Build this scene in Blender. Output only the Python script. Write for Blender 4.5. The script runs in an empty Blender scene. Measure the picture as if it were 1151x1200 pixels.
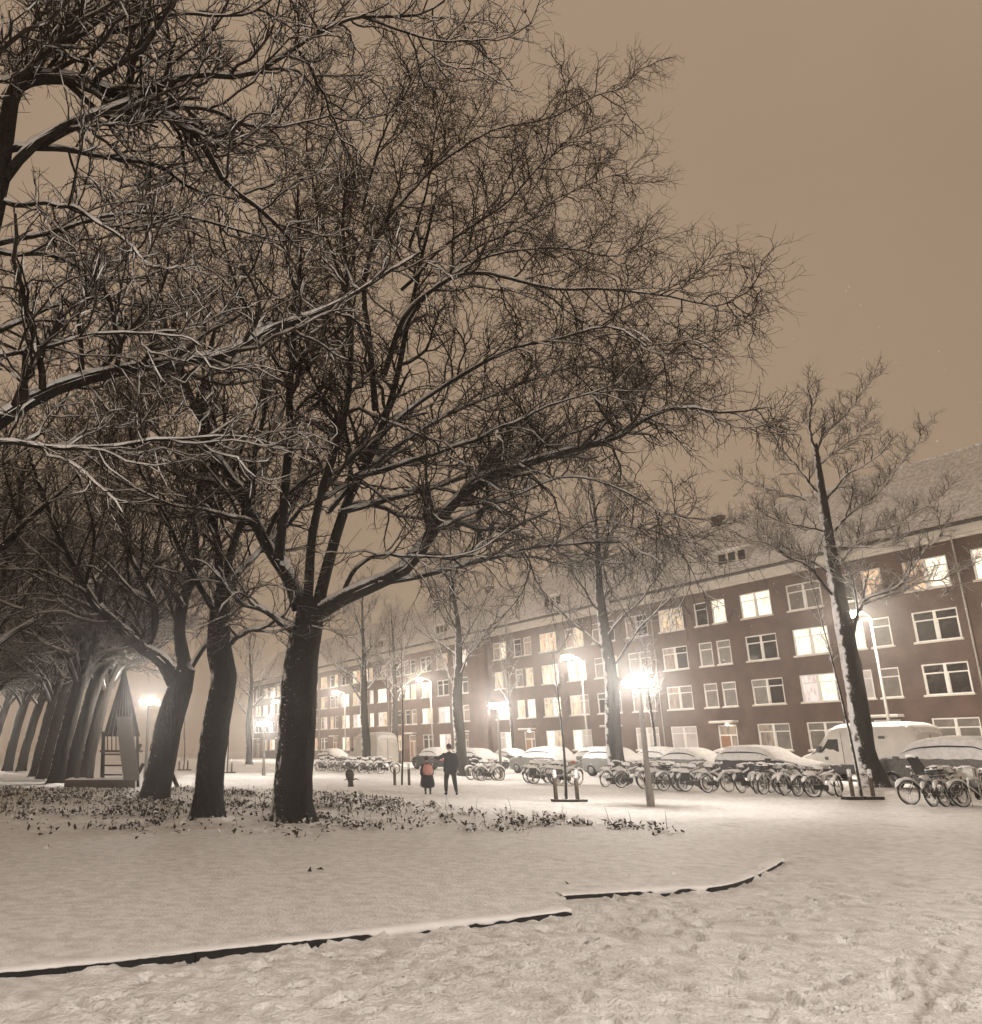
import bpy, math, random
import numpy as np
from mathutils import Vector, Matrix

# ------------------------------------------------------------------ camera, world, exposure
SC = bpy.context.scene
COL = SC.collection
PI = math.pi
F, PX, PY, PIT, CAM = 993.0, 357.2, 600.0, math.radians(15.68), 1.6     # camera solved from the facade lines (photo is 1151 x 1200)
TH = math.radians(21.66)                                                # heading of the street, left of the view axis

cd = bpy.data.cameras.new('camera')
cam = bpy.data.objects.new('camera', cd); COL.objects.link(cam)
cd.sensor_fit = 'HORIZONTAL'; cd.sensor_width = 36.0
cd.lens = F / 1151.0 * 36.0
cd.shift_x = (575.5 - PX) / 1151.0
cd.clip_start = 0.1; cd.clip_end = 2000.0
cam.location = (0, 0, CAM); cam.rotation_euler = (PI / 2 + PIT, 0, 0)
SC.camera = cam

world = bpy.data.worlds.new('World'); SC.world = world; world.use_nodes = True
wn = world.node_tree; wn.nodes.clear()
wo = wn.nodes.new('ShaderNodeOutputWorld'); wb = wn.nodes.new('ShaderNodeBackground')
wc = wn.nodes.new('ShaderNodeTexCoord'); wz = wn.nodes.new('ShaderNodeTexNoise'); wr = wn.nodes.new('ShaderNodeValToRGB')
wz.inputs['Scale'].default_value = 2.2; wz.inputs['Detail'].default_value = 6
# low overcast lit from below by the city: an even warm beige, only faintly mottled
wr.color_ramp.elements[0].position = 0.3; wr.color_ramp.elements[0].color = (0.338, 0.243, 0.164, 1)
wr.color_ramp.elements[1].position = 0.7; wr.color_ramp.elements[1].color = (0.396, 0.286, 0.197, 1)
wn.links.new(wc.outputs['Generated'], wz.inputs['Vector']); wn.links.new(wz.outputs['Fac'], wr.inputs['Fac'])
wn.links.new(wr.outputs['Color'], wb.inputs['Color']); wb.inputs['Strength'].default_value = 1.0
wn.links.new(wb.outputs['Background'], wo.inputs['Surface'])

SC.view_settings.view_transform = 'Standard'; SC.view_settings.look = 'None'
SC.view_settings.exposure = 0.0; SC.view_settings.gamma = 1.0; SC.view_settings.use_curve_mapping = False
SC.render.engine = 'CYCLES'
cy = SC.cycles
cy.max_bounces = 5; cy.diffuse_bounces = 3; cy.glossy_bounces = 2; cy.transmission_bounces = 2; cy.volume_bounces = 1
cy.transparent_max_bounces = 4; cy.sample_clamp_indirect = 4.0; cy.caustics_reflective = False; cy.caustics_refractive = False
cy.use_denoising = True

rng = np.random.default_rng(11)
random.seed(5)

# ------------------------------------------------------------------ geometry of the place
def ray(x, y):
    c, s = math.cos(PIT), math.sin(PIT)
    a = (x - PX) / F; b = (PY - y) / F
    return np.array([a, c - b * s, s + b * c])
def gpx(x, y, z=0.0):                      # pixel -> point on the ground at height z
    r = ray(x, y); k = (z - CAM) / r[2]
    return np.array([r[0] * k, r[1] * k, z])
def ypx(x, y, Y):                          # pixel -> point at forward distance Y
    r = ray(x, y); k = Y / r[1]
    return np.array([r[0] * k, Y, CAM + r[2] * k])
SD = np.array([-math.sin(TH), math.cos(TH)]); TD = np.array([math.cos(TH), math.sin(TH)])
def ST(s, t):
    p = SD * s + TD * t
    return float(p[0]), float(p[1])
def xt(px, t):                             # street point on line t seen at pixel column px (near the horizon)
    r = ray(px, 880); k = t / (r[0] * TD[0] + r[1] * TD[1])
    return r[0] * k, r[1] * k
PHI = TH - PI / 2                          # local X = towards the viewer's right along the street, local Y = into the facade

def vnoise(x, y, seed=0):
    r = np.random.default_rng(seed); T = r.random((256, 256))
    xi = np.floor(x).astype(int); yi = np.floor(y).astype(int); fx = x - xi; fy = y - yi
    fx = fx * fx * (3 - 2 * fx); fy = fy * fy * (3 - 2 * fy)
    g = lambda i, j: T[i & 255, j & 255]
    return (g(xi, yi) * (1 - fx) + g(xi + 1, yi) * fx) * (1 - fy) + (g(xi, yi + 1) * (1 - fx) + g(xi + 1, yi + 1) * fx) * fy
def fbm(x, y, seed=0, o=4):
    v = 0; a = 0.5; f = 1.0
    for i in range(o):
        v = v + a * vnoise(x * f + 17.3 * i, y * f + 5.1 * i, seed + i); a *= 0.5; f *= 2.03
    return v
def sstep(a, b, x):
    t = np.clip((x - a) / (b - a), 0, 1); return t * t * (3 - 2 * t)

# kerb lines on the ground, read from the photograph
KA = [gpx(x, y)[:2] for x, y in [(0, 1146), (130, 1133), (250, 1119), (400, 1103), (520, 1089), (600, 1081), (668, 1072)]]
KA = [KA[0] + (KA[0] - KA[3]) * 8.0] + KA
KB = [gpx(x, y)[:2] for x, y in [(657, 1054), (740, 1049), (790, 1046), (845, 1042), (885, 1029), (917, 1011)]]
def crs(pts, n):
    P = np.array(pts, float); P = np.vstack([2 * P[0] - P[1], P, 2 * P[-1] - P[-2]])
    m = len(P) - 3; out = []
    for q in np.linspace(0, m - 1e-6, n):
        i = int(q); t = q - i
        p0, p1, p2, p3 = P[i], P[i + 1], P[i + 2], P[i + 3]
        out.append(0.5 * (2 * p1 + (p2 - p0) * t + (2 * p0 - 5 * p1 + 4 * p2 - p3) * t * t + (3 * p1 - p0 - 3 * p2 + p3) * t ** 3))
    return np.array(out)
KAs = np.vstack([KA[:1], crs(KA[1:], 60)]); KBs = crs(KB, 50)
BACK = crs([KB[-1], (8.0, 15.6), (7.9, 18.4), (6.6, 21.6), (4.4, 25.5), (2.5, 31.5), (-1.5, 36), (-10, 39), (-30, 40), (-60, 44)], 60)
LAWN = np.vstack([KAs, KBs, BACK[1:]])
def inpoly(x, y, P):
    c = np.zeros(x.shape, bool); n = len(P)
    for i in range(n):
        x0, y0 = P[i]; x1, y1 = P[(i + 1) % n]
        if y0 == y1: continue
        m = (y0 > y) != (y1 > y)
        c ^= m & (x < (x1 - x0) * (y - y0) / (y1 - y0) + x0)
    return c
def dpoly(x, y, P):
    d = np.full(x.shape, 1e9)
    for i in range(len(P) - 1):
        a = P[i]; b = P[i + 1] - a; L = b @ b + 1e-12
        t = np.clip(((x - a[0]) * b[0] + (y - a[1]) * b[1]) / L, 0, 1)
        d = np.minimum(d, np.hypot(x - a[0] - t * b[0], y - a[1] - t * b[1]))
    return d
LAWN_H = 0.056; STREET_H = 0.22
def terrain(x, y, fine=True, zone=None):
    x = np.asarray(x, float); y = np.asarray(y, float)
    t = x * TD[0] + y * TD[1]; s = x * SD[0] + y * SD[1]
    inside = inpoly(x, y, LAWN) if zone is None else np.full(x.shape, zone == 'lawn')
    dB = dpoly(x, y, BACK[::2])
    z = np.where(inside, LAWN_H * sstep(0.0, 1.6, dB), 0.0)
    z = z + STREET_H * sstep(29.3, 30.6, t)
    if fine:
        r = np.hypot(x, y)
        z = z + 0.05 * (fbm(x * 0.25, y * 0.25, 3) - 0.5) * sstep(8, 14, r)
        lump = fbm(x * 4.2, y * 4.2, 40, 4); lump2 = fbm(x * 10.0, y * 10.0, 50, 2)
        path = (~inside) & (t < 29.5)
        tramp = path * sstep(0.35, 0.62, fbm(x * 0.45 + 3, y * 0.45, 60, 3) + 0.28 * sstep(9.0, 5.0, y))
        z = z + tramp * ((lump - 0.5) * 0.055 + (lump2 - 0.5) * 0.04)
        z = z + path * 0.022 * (fbm(x * 1.3, y * 1.3, 70, 3) - 0.5)
        z = z + inside * sstep(16, 19, y) * 0.16 * np.clip(fbm(x * 2.2, y * 2.2, 210, 3) - 0.42, 0, 1)
        z = z + inside * (0.02 * (fbm(x * 1.1, y * 1.1, 80, 3) - 0.5) + 0.022 * (fbm(x * 7, y * 7, 84, 3) - 0.5))
        # snow banked unevenly against the kerb on the path side
        dk = np.minimum(dpoly(x, y, KAs[::2]), dpoly(x, y, KBs[::2]))
        bank = np.exp(-(dk / 0.10) ** 2) * (~inside) * np.clip(fbm(x * 4.6, y * 4.6, 90, 3) - 0.46, 0, 1) * 0.24
        z = z + bank
    return z
def gz(x, y): return float(terrain(np.array([x]), np.array([y]), False)[0])

# ------------------------------------------------------------------ materials
def new_mat(name):
    m = bpy.data.materials.new(name); m.use_nodes = True
    nt = m.node_tree; return m, nt, nt.nodes['Principled BSDF']
def N(nt, t, **kw):
    n = nt.nodes.new(t)
    for k, v in kw.items():
        if k in n.inputs: n.inputs[k].default_value = v
        else: setattr(n, k, v)
    return n
def plain(name, col, rough=0.7, metal=0.0, var=0.25, scale=12.0, bump=0.0):
    m, nt, b = new_mat(name)
    tc = N(nt, 'ShaderNodeTexCoord'); nz = N(nt, 'ShaderNodeTexNoise', Scale=scale, Detail=5.0)
    rp = N(nt, 'ShaderNodeValToRGB')
    rp.color_ramp.elements[0].color = tuple(c * (1 - var) for c in col) + (1,); rp.color_ramp.elements[0].position = 0.3
    rp.color_ramp.elements[1].color = tuple(min(1, c * (1 + var)) for c in col) + (1,); rp.color_ramp.elements[1].position = 0.7
    nt.links.new(tc.outputs['Object'], nz.inputs['Vector']); nt.links.new(nz.outputs['Fac'], rp.inputs['Fac'])
    nt.links.new(rp.outputs['Color'], b.inputs['Base Color'])
    b.inputs['Roughness'].default_value = rough; b.inputs['Metallic'].default_value = metal
    if bump:
        bp = N(nt, 'ShaderNodeBump', Strength=bump, Distance=0.02); nt.links.new(nz.outputs['Fac'], bp.inputs['Height'])
        nt.links.new(bp.outputs['Normal'], b.inputs['Normal'])
    return m
SNOWC = (0.80, 0.79, 0.785)
def snow_mat(name='fresh_snow', lo=0.70, scale=2.0, bump=0.35, wear=False, obj=False):
    m, nt, b = new_mat(name)
    src = N(nt, 'ShaderNodeTexCoord').outputs['Object'] if obj else N(nt, 'ShaderNodeNewGeometry').outputs['Position']
    n1 = N(nt, 'ShaderNodeTexNoise', Scale=scale, Detail=6.0); n2 = N(nt, 'ShaderNodeTexNoise', Scale=38.0, Detail=4.0)
    nt.links.new(src, n1.inputs['Vector']); nt.links.new(src, n2.inputs['Vector'])
    rp = N(nt, 'ShaderNodeValToRGB')
    rp.color_ramp.elements[0].color = (lo, lo * 0.985, lo * 0.97, 1); rp.color_ramp.elements[0].position = 0.32
    rp.color_ramp.elements[1].color = (0.86, 0.855, 0.85, 1); rp.color_ramp.elements[1].position = 0.62
    nt.links.new(n1.outputs['Fac'], rp.inputs['Fac']); col = rp.outputs['Color']
    if wear:
        at = N(nt, 'ShaderNodeAttribute', attribute_name='wear')
        mx = N(nt, 'ShaderNodeMixRGB'); mx.inputs['Color2'].default_value = (0.27, 0.22, 0.17, 1)
        mth = N(nt, 'ShaderNodeMath', operation='MULTIPLY'); nt.links.new(at.outputs['Fac'], mth.inputs[0])
        r2 = N(nt, 'ShaderNodeValToRGB'); r2.color_ramp.elements[0].position = 0.35; r2.color_ramp.elements[1].position = 0.6
        nt.links.new(n2.outputs['Fac'], r2.inputs['Fac']); nt.links.new(r2.outputs['Color'], mth.inputs[1])
        ad = N(nt, 'ShaderNodeMath', operation='MULTIPLY_ADD'); ad.inputs[1].default_value = 0.5
        nt.links.new(at.outputs['Fac'], ad.inputs[0]); 
        mt2 = N(nt, 'ShaderNodeMath', operation='MULTIPLY'); mt2.inputs[1].default_value = 0.5
        nt.links.new(mth.outputs[0], mt2.inputs[0]); nt.links.new(mt2.outputs[0], ad.inputs[2])
        nt.links.new(ad.outputs[0], mx.inputs['Fac']); nt.links.new(col, mx.inputs['Color1']); col = mx.outputs['Color']
    nt.links.new(col, b.inputs['Base Color'])
    b.inputs['Roughness'].default_value = 0.75; b.inputs['Specular IOR Level'].default_value = 0.25
    bp = N(nt, 'ShaderNodeBump', Strength=bump, Distance=0.03); nt.links.new(n2.outputs['Fac'], bp.inputs['Height'])
    if wear:
        n5 = N(nt, 'ShaderNodeTexNoise', Scale=22.0, Detail=6.0); nt.links.new(src, n5.inputs['Vector'])
        b5 = N(nt, 'ShaderNodeBump', Strength=0.5, Distance=0.045); nt.links.new(n5.outputs['Fac'], b5.inputs['Height']); nt.links.new(b5.outputs['Normal'], bp.inputs['Normal'])
    nt.links.new(bp.outputs['Normal'], b.inputs['Normal'])
    return m
def snowy(name, col, rough=0.7, thr=0.45, wind=0.0, var=0.3, scale=14.0, fleck=0.0, metal=0.0, bump=0.0, soft=0.18):
    """a base colour with snow lying on what faces up (and a little plastered on the windward side)"""
    m, nt, b = new_mat(name)
    ge = N(nt, 'ShaderNodeNewGeometry'); nz = N(nt, 'ShaderNodeTexNoise', Scale=scale, Detail=5.0)
    nt.links.new(ge.outputs['Position'], nz.inputs['Vector'])
    rp = N(nt, 'ShaderNodeValToRGB')
    rp.color_ramp.elements[0].color = tuple(c * (1 - var) for c in col) + (1,); rp.color_ramp.elements[0].position = 0.3
    rp.color_ramp.elements[1].color = tuple(c * (1 + var) for c in col) + (1,); rp.color_ramp.elements[1].position = 0.7
    nt.links.new(nz.outputs['Fac'], rp.inputs['Fac'])
    sx = N(nt, 'ShaderNodeSeparateXYZ'); nt.links.new(ge.outputs['Normal'], sx.inputs[0])
    ad = N(nt, 'ShaderNodeMath', operation='MULTIPLY_ADD'); ad.inputs[1].default_value = 0.7
    nt.links.new(nz.outputs['Fac'], ad.inputs[0]); nt.links.new(sx.outputs['Z'], ad.inputs[2])
    mr = N(nt, 'ShaderNodeMapRange'); mr.inputs['From Min'].default_value = thr + 0.35; mr.inputs['From Max'].default_value = thr + 0.35 + soft
    nt.links.new(ad.outputs[0], mr.inputs['Value']); fac = mr.outputs['Result']
    if wind:
        w = N(nt, 'ShaderNodeMath', operation='MULTIPLY_ADD'); w.inputs[1].default_value = -1.0
        n3 = N(nt, 'ShaderNodeTexNoise', Scale=5.0, Detail=4.0); nt.links.new(ge.outputs['Position'], n3.inputs['Vector'])
        m3 = N(nt, 'ShaderNodeMath', operation='MULTIPLY'); m3.inputs[1].default_value = 0.8; nt.links.new(n3.outputs['Fac'], m3.inputs[0])
        nt.links.new(sx.outputs['X'], w.inputs[0]); nt.links.new(m3.outputs[0], w.inputs[2])
        mw = N(nt, 'ShaderNodeMapRange'); mw.inputs['From Min'].default_value = wind + 0.4; mw.inputs['From Max'].default_value = wind + 0.55
        nt.links.new(w.outputs[0], mw.inputs['Value'])
        mm = N(nt, 'ShaderNodeMath', operation='MAXIMUM'); nt.links.new(fac, mm.inputs[0]); nt.links.new(mw.outputs['Result'], mm.inputs[1]); fac = mm.outputs[0]
    if fleck:
        n4 = N(nt, 'ShaderNodeTexNoise', Scale=11.0, Detail=8.0, Roughness=0.7)
        mp = N(nt, 'ShaderNodeMapping'); mp.inputs['Scale'].default_value = (1, 1, 2.2)
        nt.links.new(ge.outputs['Position'], mp.inputs['Vector']); nt.links.new(mp.outputs['Vector'], n4.inputs['Vector'])
        mf = N(nt, 'ShaderNodeMapRange'); mf.inputs['From Min'].default_value = fleck; mf.inputs['From Max'].default_value = fleck + 0.09
        wf = N(nt, 'ShaderNodeMath', operation='MULTIPLY_ADD'); wf.inputs[1].default_value = -0.10; nt.links.new(sx.outputs['X'], wf.inputs[0]); nt.links.new(n4.outputs['Fac'], wf.inputs[2])
        nt.links.new(wf.outputs[0], mf.inputs['Value'])
        mm = N(nt, 'ShaderNodeMath', operation='MAXIMUM'); nt.links.new(fac, mm.inputs[0]); nt.links.new(mf.outputs['Result'], mm.inputs[1]); fac = mm.outputs[0]
    mx = N(nt, 'ShaderNodeMixRGB'); nt.links.new(fac, mx.inputs['Fac']); nt.links.new(rp.outputs['Color'], mx.inputs['Color1'])
    mx.inputs['Color2'].default_value = SNOWC + (1,)
    nt.links.new(mx.outputs['Color'], b.inputs['Base Color'])
    b.inputs['Roughness'].default_value = rough; b.inputs['Metallic'].default_value = metal
    b.inputs['Specular IOR Level'].default_value = 0.2
    if bump:                                    # furrows running up the trunk
        mb = N(nt, 'ShaderNodeMapping'); mb.inputs['Scale'].default_value = (1, 1, 0.28); nf = N(nt, 'ShaderNodeTexNoise', Scale=13.0, Detail=6.0)
        nt.links.new(ge.outputs['Position'], mb.inputs['Vector']); nt.links.new(mb.outputs['Vector'], nf.inputs['Vector'])
        bp = N(nt, 'ShaderNodeBump', Strength=bump, Distance=0.08); nt.links.new(nf.outputs['Fac'], bp.inputs['Height'])
        nt.links.new(bp.outputs['Normal'], b.inputs['Normal'])
    return m
def glow(name, col, strength):
    m, nt, b = new_mat(name)
    b.inputs['Base Color'].default_value = (0.8, 0.8, 0.8, 1)
    b.inputs['Emission Color'].default_value = col + (1,); b.inputs['Emission Strength'].default_value = strength
    return m
def lit_window(name, col, strength, fold=9.0, contrast=0.5):
    m, nt, b = new_mat(name)
    tc = N(nt, 'ShaderNodeTexCoord'); oi = N(nt, 'ShaderNodeObjectInfo')
    va = N(nt, 'ShaderNodeVectorMath', operation='ADD'); nt.links.new(tc.outputs['Object'], va.inputs[0]); 
    cm = N(nt, 'ShaderNodeVectorMath', operation='SCALE'); cm.inputs['Scale'].default_value = 37.0
    cv = N(nt, 'ShaderNodeCombineXYZ'); 
    for i in range(3): nt.links.new(oi.outputs['Random'], cv.inputs[i])
    nt.links.new(cv.outputs[0], cm.inputs[0]); nt.links.new(cm.outputs['Vector'], va.inputs[1])
    mp = N(nt, 'ShaderNodeMapping'); mp.inputs['Scale'].default_value = (fold * 0.35, 1, 0.9); nt.links.new(va.outputs['Vector'], mp.inputs['Vector'])
    nz = N(nt, 'ShaderNodeTexNoise', Scale=1.3, Detail=4.0); nt.links.new(mp.outputs['Vector'], nz.inputs['Vector'])
    rp = N(nt, 'ShaderNodeValToRGB')
    rp.color_ramp.elements[0].position = 0.36; rp.color_ramp.elements[0].color = tuple(c * (1 - contrast) * (0.9 if i else 1) for i, c in enumerate(col)) + (1,)
    rp.color_ramp.elements[1].position = 0.6; rp.color_ramp.elements[1].color = col + (1,)
    nt.links.new(nz.outputs['Fac'], rp.inputs['Fac']); nt.links.new(rp.outputs['Color'], b.inputs['Emission Color'])
    b.inputs['Emission Strength'].default_value = strength; b.inputs['Base Color'].default_value = (0.1, 0.09, 0.08, 1); b.inputs['Roughness'].default_value = 0.25
    return m

M = {}
M['snow'] = snow_mat('fresh_snow', 0.74, 2.0, 0.3)
M['snow_ground'] = snow_mat('snow_ground', 0.66, 6.5, 0.7, wear=True)
M['snow_roof'] = snow_mat('snow_on_tiles', 0.50, 5.0, 0.5)
M['snow_obj'] = snow_mat('settled_snow', 0.72, 6.0, 0.5)
M['bark'] = snowy('bark_with_snow', (0.018, 0.015, 0.012), 0.95, thr=0.40, wind=0.89, scale=26, var=0.6, fleck=0.67, bump=0.8)
M['bark_windward'] = snowy('bark_windward_snow', (0.020, 0.017, 0.013), 0.95, thr=0.40, wind=0.80, scale=22, fleck=0.68, bump=0.8)  # bark with a wider strip of snow plastered on its windward side
M['twig'] = snowy('twig_with_snow', (0.024, 0.018, 0.013), 0.9, thr=0.70, scale=9)
M['twig_fine'] = snowy('fine_twig_with_snow', (0.044, 0.033, 0.025), 0.9, thr=0.28, scale=9)
M['kerb'] = plain('wet_dark_kerb_stone', (0.012, 0.011, 0.010), 0.9)
M['asphalt'] = plain('asphalt', (0.05, 0.05, 0.05), 0.9)
M['white_wood'] = plain('white_painted_wood', (0.62, 0.60, 0.56), 0.6, var=0.1)
M['stone_band'] = plain('pale_painted_cornice', (0.50, 0.46, 0.40), 0.8, var=0.12, scale=3)
M['gutter'] = plain('dark_gutter', (0.05, 0.042, 0.036), 0.7)
M['pipe'] = snowy('grey_pipe', (0.30, 0.28, 0.25), 0.6, thr=0.5)
M['steel'] = snowy('galvanised_steel', (0.30, 0.29, 0.27), 0.55, thr=0.5)
M['pole_light'] = snowy('pale_lamp_pole', (0.30, 0.285, 0.26), 0.6, thr=0.5, var=0.15)
M['dark_metal'] = plain('dark_metal', (0.03, 0.03, 0.03), 0.5)
M['timber'] = snowy('weathered_timber', (0.085, 0.062, 0.044), 0.9, thr=0.4, scale=18)
M['timber_dark'] = snowy('dark_timber', (0.016, 0.012, 0.009), 0.9, thr=0.72, scale=18)
M['rubber'] = snowy('rubber_with_snow', (0.018, 0.018, 0.018), 0.85, thr=0.42, scale=30)
M['bike_black'] = snowy('black_bike_paint', (0.022, 0.021, 0.021), 0.45, thr=0.30, scale=30)
M['bike_grey'] = snowy('grey_bike_paint', (0.12, 0.12, 0.115), 0.5, thr=0.30, scale=30)
M['bike_red'] = snowy('dull_red_bike_paint', (0.11, 0.030, 0.022), 0.5, thr=0.30, scale=30)
M['rack'] = snowy('bike_stand_metal', (0.34, 0.32, 0.29), 0.5, thr=0.2)
M['glass'] = plain('dark_window_glass', (0.016, 0.013, 0.011), 0.08, var=0.5, scale=1.5)
M['glass_blind'] = plain('window_with_blind', (0.10, 0.085, 0.07), 0.5, var=0.35, scale=2.0)
M['lit_white'] = lit_window('lit_window_white', (1.0, 0.90, 0.70), 1.7, contrast=0.35)
M['lit_cream'] = lit_window('lit_window_cream', (1.0, 0.78, 0.52), 0.85, contrast=0.65)
M['lit_warm'] = lit_window('lit_window_warm', (1.0, 0.66, 0.40), 1.0, contrast=0.75)
M['lit_dim'] = lit_window('lit_window_dim', (0.9, 0.62, 0.42), 0.28, contrast=0.75)
M['lit_pink'] = lit_window('lit_window_pink', (1.0, 0.80, 0.74), 0.95, contrast=0.5)
M['lit_blind'] = lit_window('lit_blind', (1.0, 0.86, 0.74), 0.40, fold=2.0, contrast=0.25)
M['door_wood'] = plain('brown_door', (0.20, 0.09, 0.04), 0.5, var=0.3, scale=4)
M['car_dark'] = snowy('dark_car_paint', (0.03, 0.03, 0.032), 0.35, thr=0.55)
M['car_grey'] = snowy('grey_car_paint', (0.17, 0.165, 0.155), 0.4, thr=0.55)
M['car_white'] = plain('white_van_paint', (0.60, 0.57, 0.52), 0.4, var=0.08, scale=2)
M['car_glass'] = plain('car_glass', (0.02, 0.02, 0.02), 0.15)
M['rim'] = plain('wheel_rim', (0.25, 0.25, 0.24), 0.4, metal=0.5)
M['red_glass'] = plain('red_tail_lamp', (0.35, 0.04, 0.03), 0.3)
M['leaf'] = snowy('frosted_leaf', (0.060, 0.048, 0.034), 0.9, thr=0.30, var=0.6, scale=6, soft=0.1)
M['coat_dark'] = plain('dark_blue_black_coat', (0.008, 0.010, 0.015), 0.95)
M['coat_black'] = plain('black_long_coat', (0.007, 0.007, 0.010), 0.95)
M['jeans'] = plain('dark_trousers', (0.015, 0.015, 0.018), 0.95)
M['hair'] = plain('dark_hair', (0.014, 0.009, 0.007), 0.8)
M['skin'] = plain('skin', (0.40, 0.24, 0.17), 0.6, var=0.08)
M['pink'] = plain('salmon_pink_fabric', (0.44, 0.20, 0.165), 0.85, var=0.12)
M['boot'] = plain('black_boot', (0.012, 0.011, 0.011), 0.7)
M['lamp_glow'] = glow('lamp_glow', (1.0, 0.93, 0.86), 860.0)
M['street_glow'] = glow('street_lamp_glow', (1.0, 0.89, 0.76), 1700.0)
M['path_glow'] = glow('path_lamp_glow', (1.0, 0.93, 0.86), 1500.0)
M['door_glow'] = glow('door_lamp_glow', (1.0, 0.86, 0.62), 30.0)
M['slide'] = plain('pale_slide', (0.17, 0.16, 0.145), 0.6, var=0.1)
M['stump'] = plain('dark_brown_stump', (0.030, 0.021, 0.014), 0.95, bump=0.6)

# ------------------------------------------------------------------ object helpers
def tag(o, label=None, cat=None, group=None, kind=None):
    if label: o['label'] = label
    if cat: o['category'] = cat
    if group: o['group'] = group
    if kind: o['kind'] = kind
    return o
def mk(name, V, Fs, mat=None, parent=None, smooth=True):
    """mesh from a vertex array and an array (or list) of faces"""
    me = bpy.data.meshes.new(name)
    if isinstance(Fs, np.ndarray):
        V = np.ascontiguousarray(V, np.float32); k = Fs.shape[1]
        me.vertices.add(len(V)); me.vertices.foreach_set('co', V.ravel())
        me.loops.add(Fs.size); me.loops.foreach_set('vertex_index', np.ascontiguousarray(Fs, np.int32).ravel())
        me.polygons.add(len(Fs)); me.polygons.foreach_set('loop_start', np.arange(len(Fs), dtype=np.int32) * k)
        me.update(calc_edges=True)
    else:
        me.from_pydata([tuple(map(float, v)) for v in V], [], [tuple(map(int, f)) for f in Fs]); me.update()
    if smooth: me.polygons.foreach_set('use_smooth', [True] * len(me.polygons))
    if mat: me.materials.append(mat)
    return ob(name, me, parent)
def ob(name, me, parent=None):
    o = bpy.data.objects.new(name, me); COL.objects.link(o)
    if parent: o.parent = parent
    return o
def empty(name, loc=(0, 0, 0), rz=0.0):
    o = bpy.data.objects.new(name, None); COL.objects.link(o)
    o.location = loc; o.rotation_euler = (0, 0, rz); o.empty_display_size = 0.2
    return o
def copy_tree(o, parent=None):
    c = o.copy(); COL.objects.link(c)
    if parent: c.parent = parent
    for ch in list(o.children): copy_tree(ch, c)
    return c
class MB:
    """collects boxes, tubes and sheets into one mesh"""
    def __init__(s): s.V = []; s.F = []
    def add(s, V, Fs):
        n = len(s.V); s.V += [tuple(v) for v in V]; s.F += [tuple(i + n for i in f) for f in Fs]; return s
    def box(s, x0, x1, y0, y1, z0, z1):
        V = [(x, y, z) for x in (x0, x1) for y in (y0, y1) for z in (z0, z1)]
        return s.add(V, [(0, 1, 3, 2), (4, 6, 7, 5), (0, 4, 5, 1), (2, 3, 7, 6), (0, 2, 6, 4), (1, 5, 7, 3)])
    def tube(s, pts, r, n=8, cap=True):
        P = np.array(pts, float); R = np.full(len(P), r) if np.isscalar(r) else np.array(r, float)
        V, Fq = tubes(P[None], R[None], n); s.add(V, Fq.tolist() if len(V) else [])
        k = len(s.V) - len(V)
        if cap:
            s.F.append(tuple(k + i for i in range(n))[::-1]); s.F.append(tuple(k + (len(P) - 1) * n + i for i in range(n)))
        return s
    def bar(s, a, b, w, h):
        """square timber from a to b"""
        a = Vector(a); b = Vector(b); d = (b - a).normalized()
        up = Vector((0, 0, 1)) if abs(d.z) < 0.95 else Vector((1, 0, 0))
        x = d.cross(up).normalized(); y = x.cross(d)
        V = [p + x * (sx * w / 2) + y * (sy * h / 2) for p in (a, b) for sx, sy in ((-1, -1), (1, -1), (1, 1), (-1, 1))]
        return s.add(V, [(3, 2, 1, 0), (4, 5, 6, 7), (0, 1, 5, 4), (1, 2, 6, 5), (2, 3, 7, 6), (3, 0, 4, 7)])
    def lathe(s, prof, n=20, c=(0, 0, 0), axis='z'):
        V = []
        for r, z in prof:
            for i in range(n):
                a = 2 * PI * i / n
                p = (r * math.cos(a), r * math.sin(a), z)
                if axis == 'y': p = (p[0], p[2], p[1])
                V.append((p[0] + c[0], p[1] + c[1], p[2] + c[2]))
        Fs = [(i * n + j, i * n + (j + 1) % n, (i + 1) * n + (j + 1) % n, (i + 1) * n + j) for i in range(len(prof) - 1) for j in range(n)]
        return s.add(V, Fs)
    def torus(s, R, r, c=(0, 0, 0), a0=0, a1=2 * PI, n=24, m=6, flat=1.0):
        full = abs(a1 - a0 - 2 * PI) < 1e-6; k = n if full else n + 1; V = []
        for i in range(k):
            a = a0 + (a1 - a0) * i / n
            for j in range(m):
                b = 2 * PI * j / m; q = R + r * math.cos(b)
                V.append((c[0] + q * math.cos(a), c[1] + r * flat * math.sin(b), c[2] + q * math.sin(a)))
        Fs = []
        for i in range(n):
            i2 = (i + 1) % k
            for j in range(m): Fs.append((i * m + j, i2 * m + j, i2 * m + (j + 1) % m, i * m + (j + 1) % m))
        return s.add(V, Fs)
    def build(s, name, mat, parent=None, smooth=False): return mk(name, s.V, s.F, mat, parent, smooth)
    def mesh(s, name, mat, smooth=False):
        me = bpy.data.meshes.new(name); me.from_pydata([tuple(map(float, v)) for v in s.V], [], s.F); me.update()
        if smooth: me.polygons.foreach_set('use_smooth', [True] * len(me.polygons))
        me.materials.append(mat); return me
def norm(v): return v / (np.linalg.norm(v, axis=-1, keepdims=True) + 1e-12)
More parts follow.
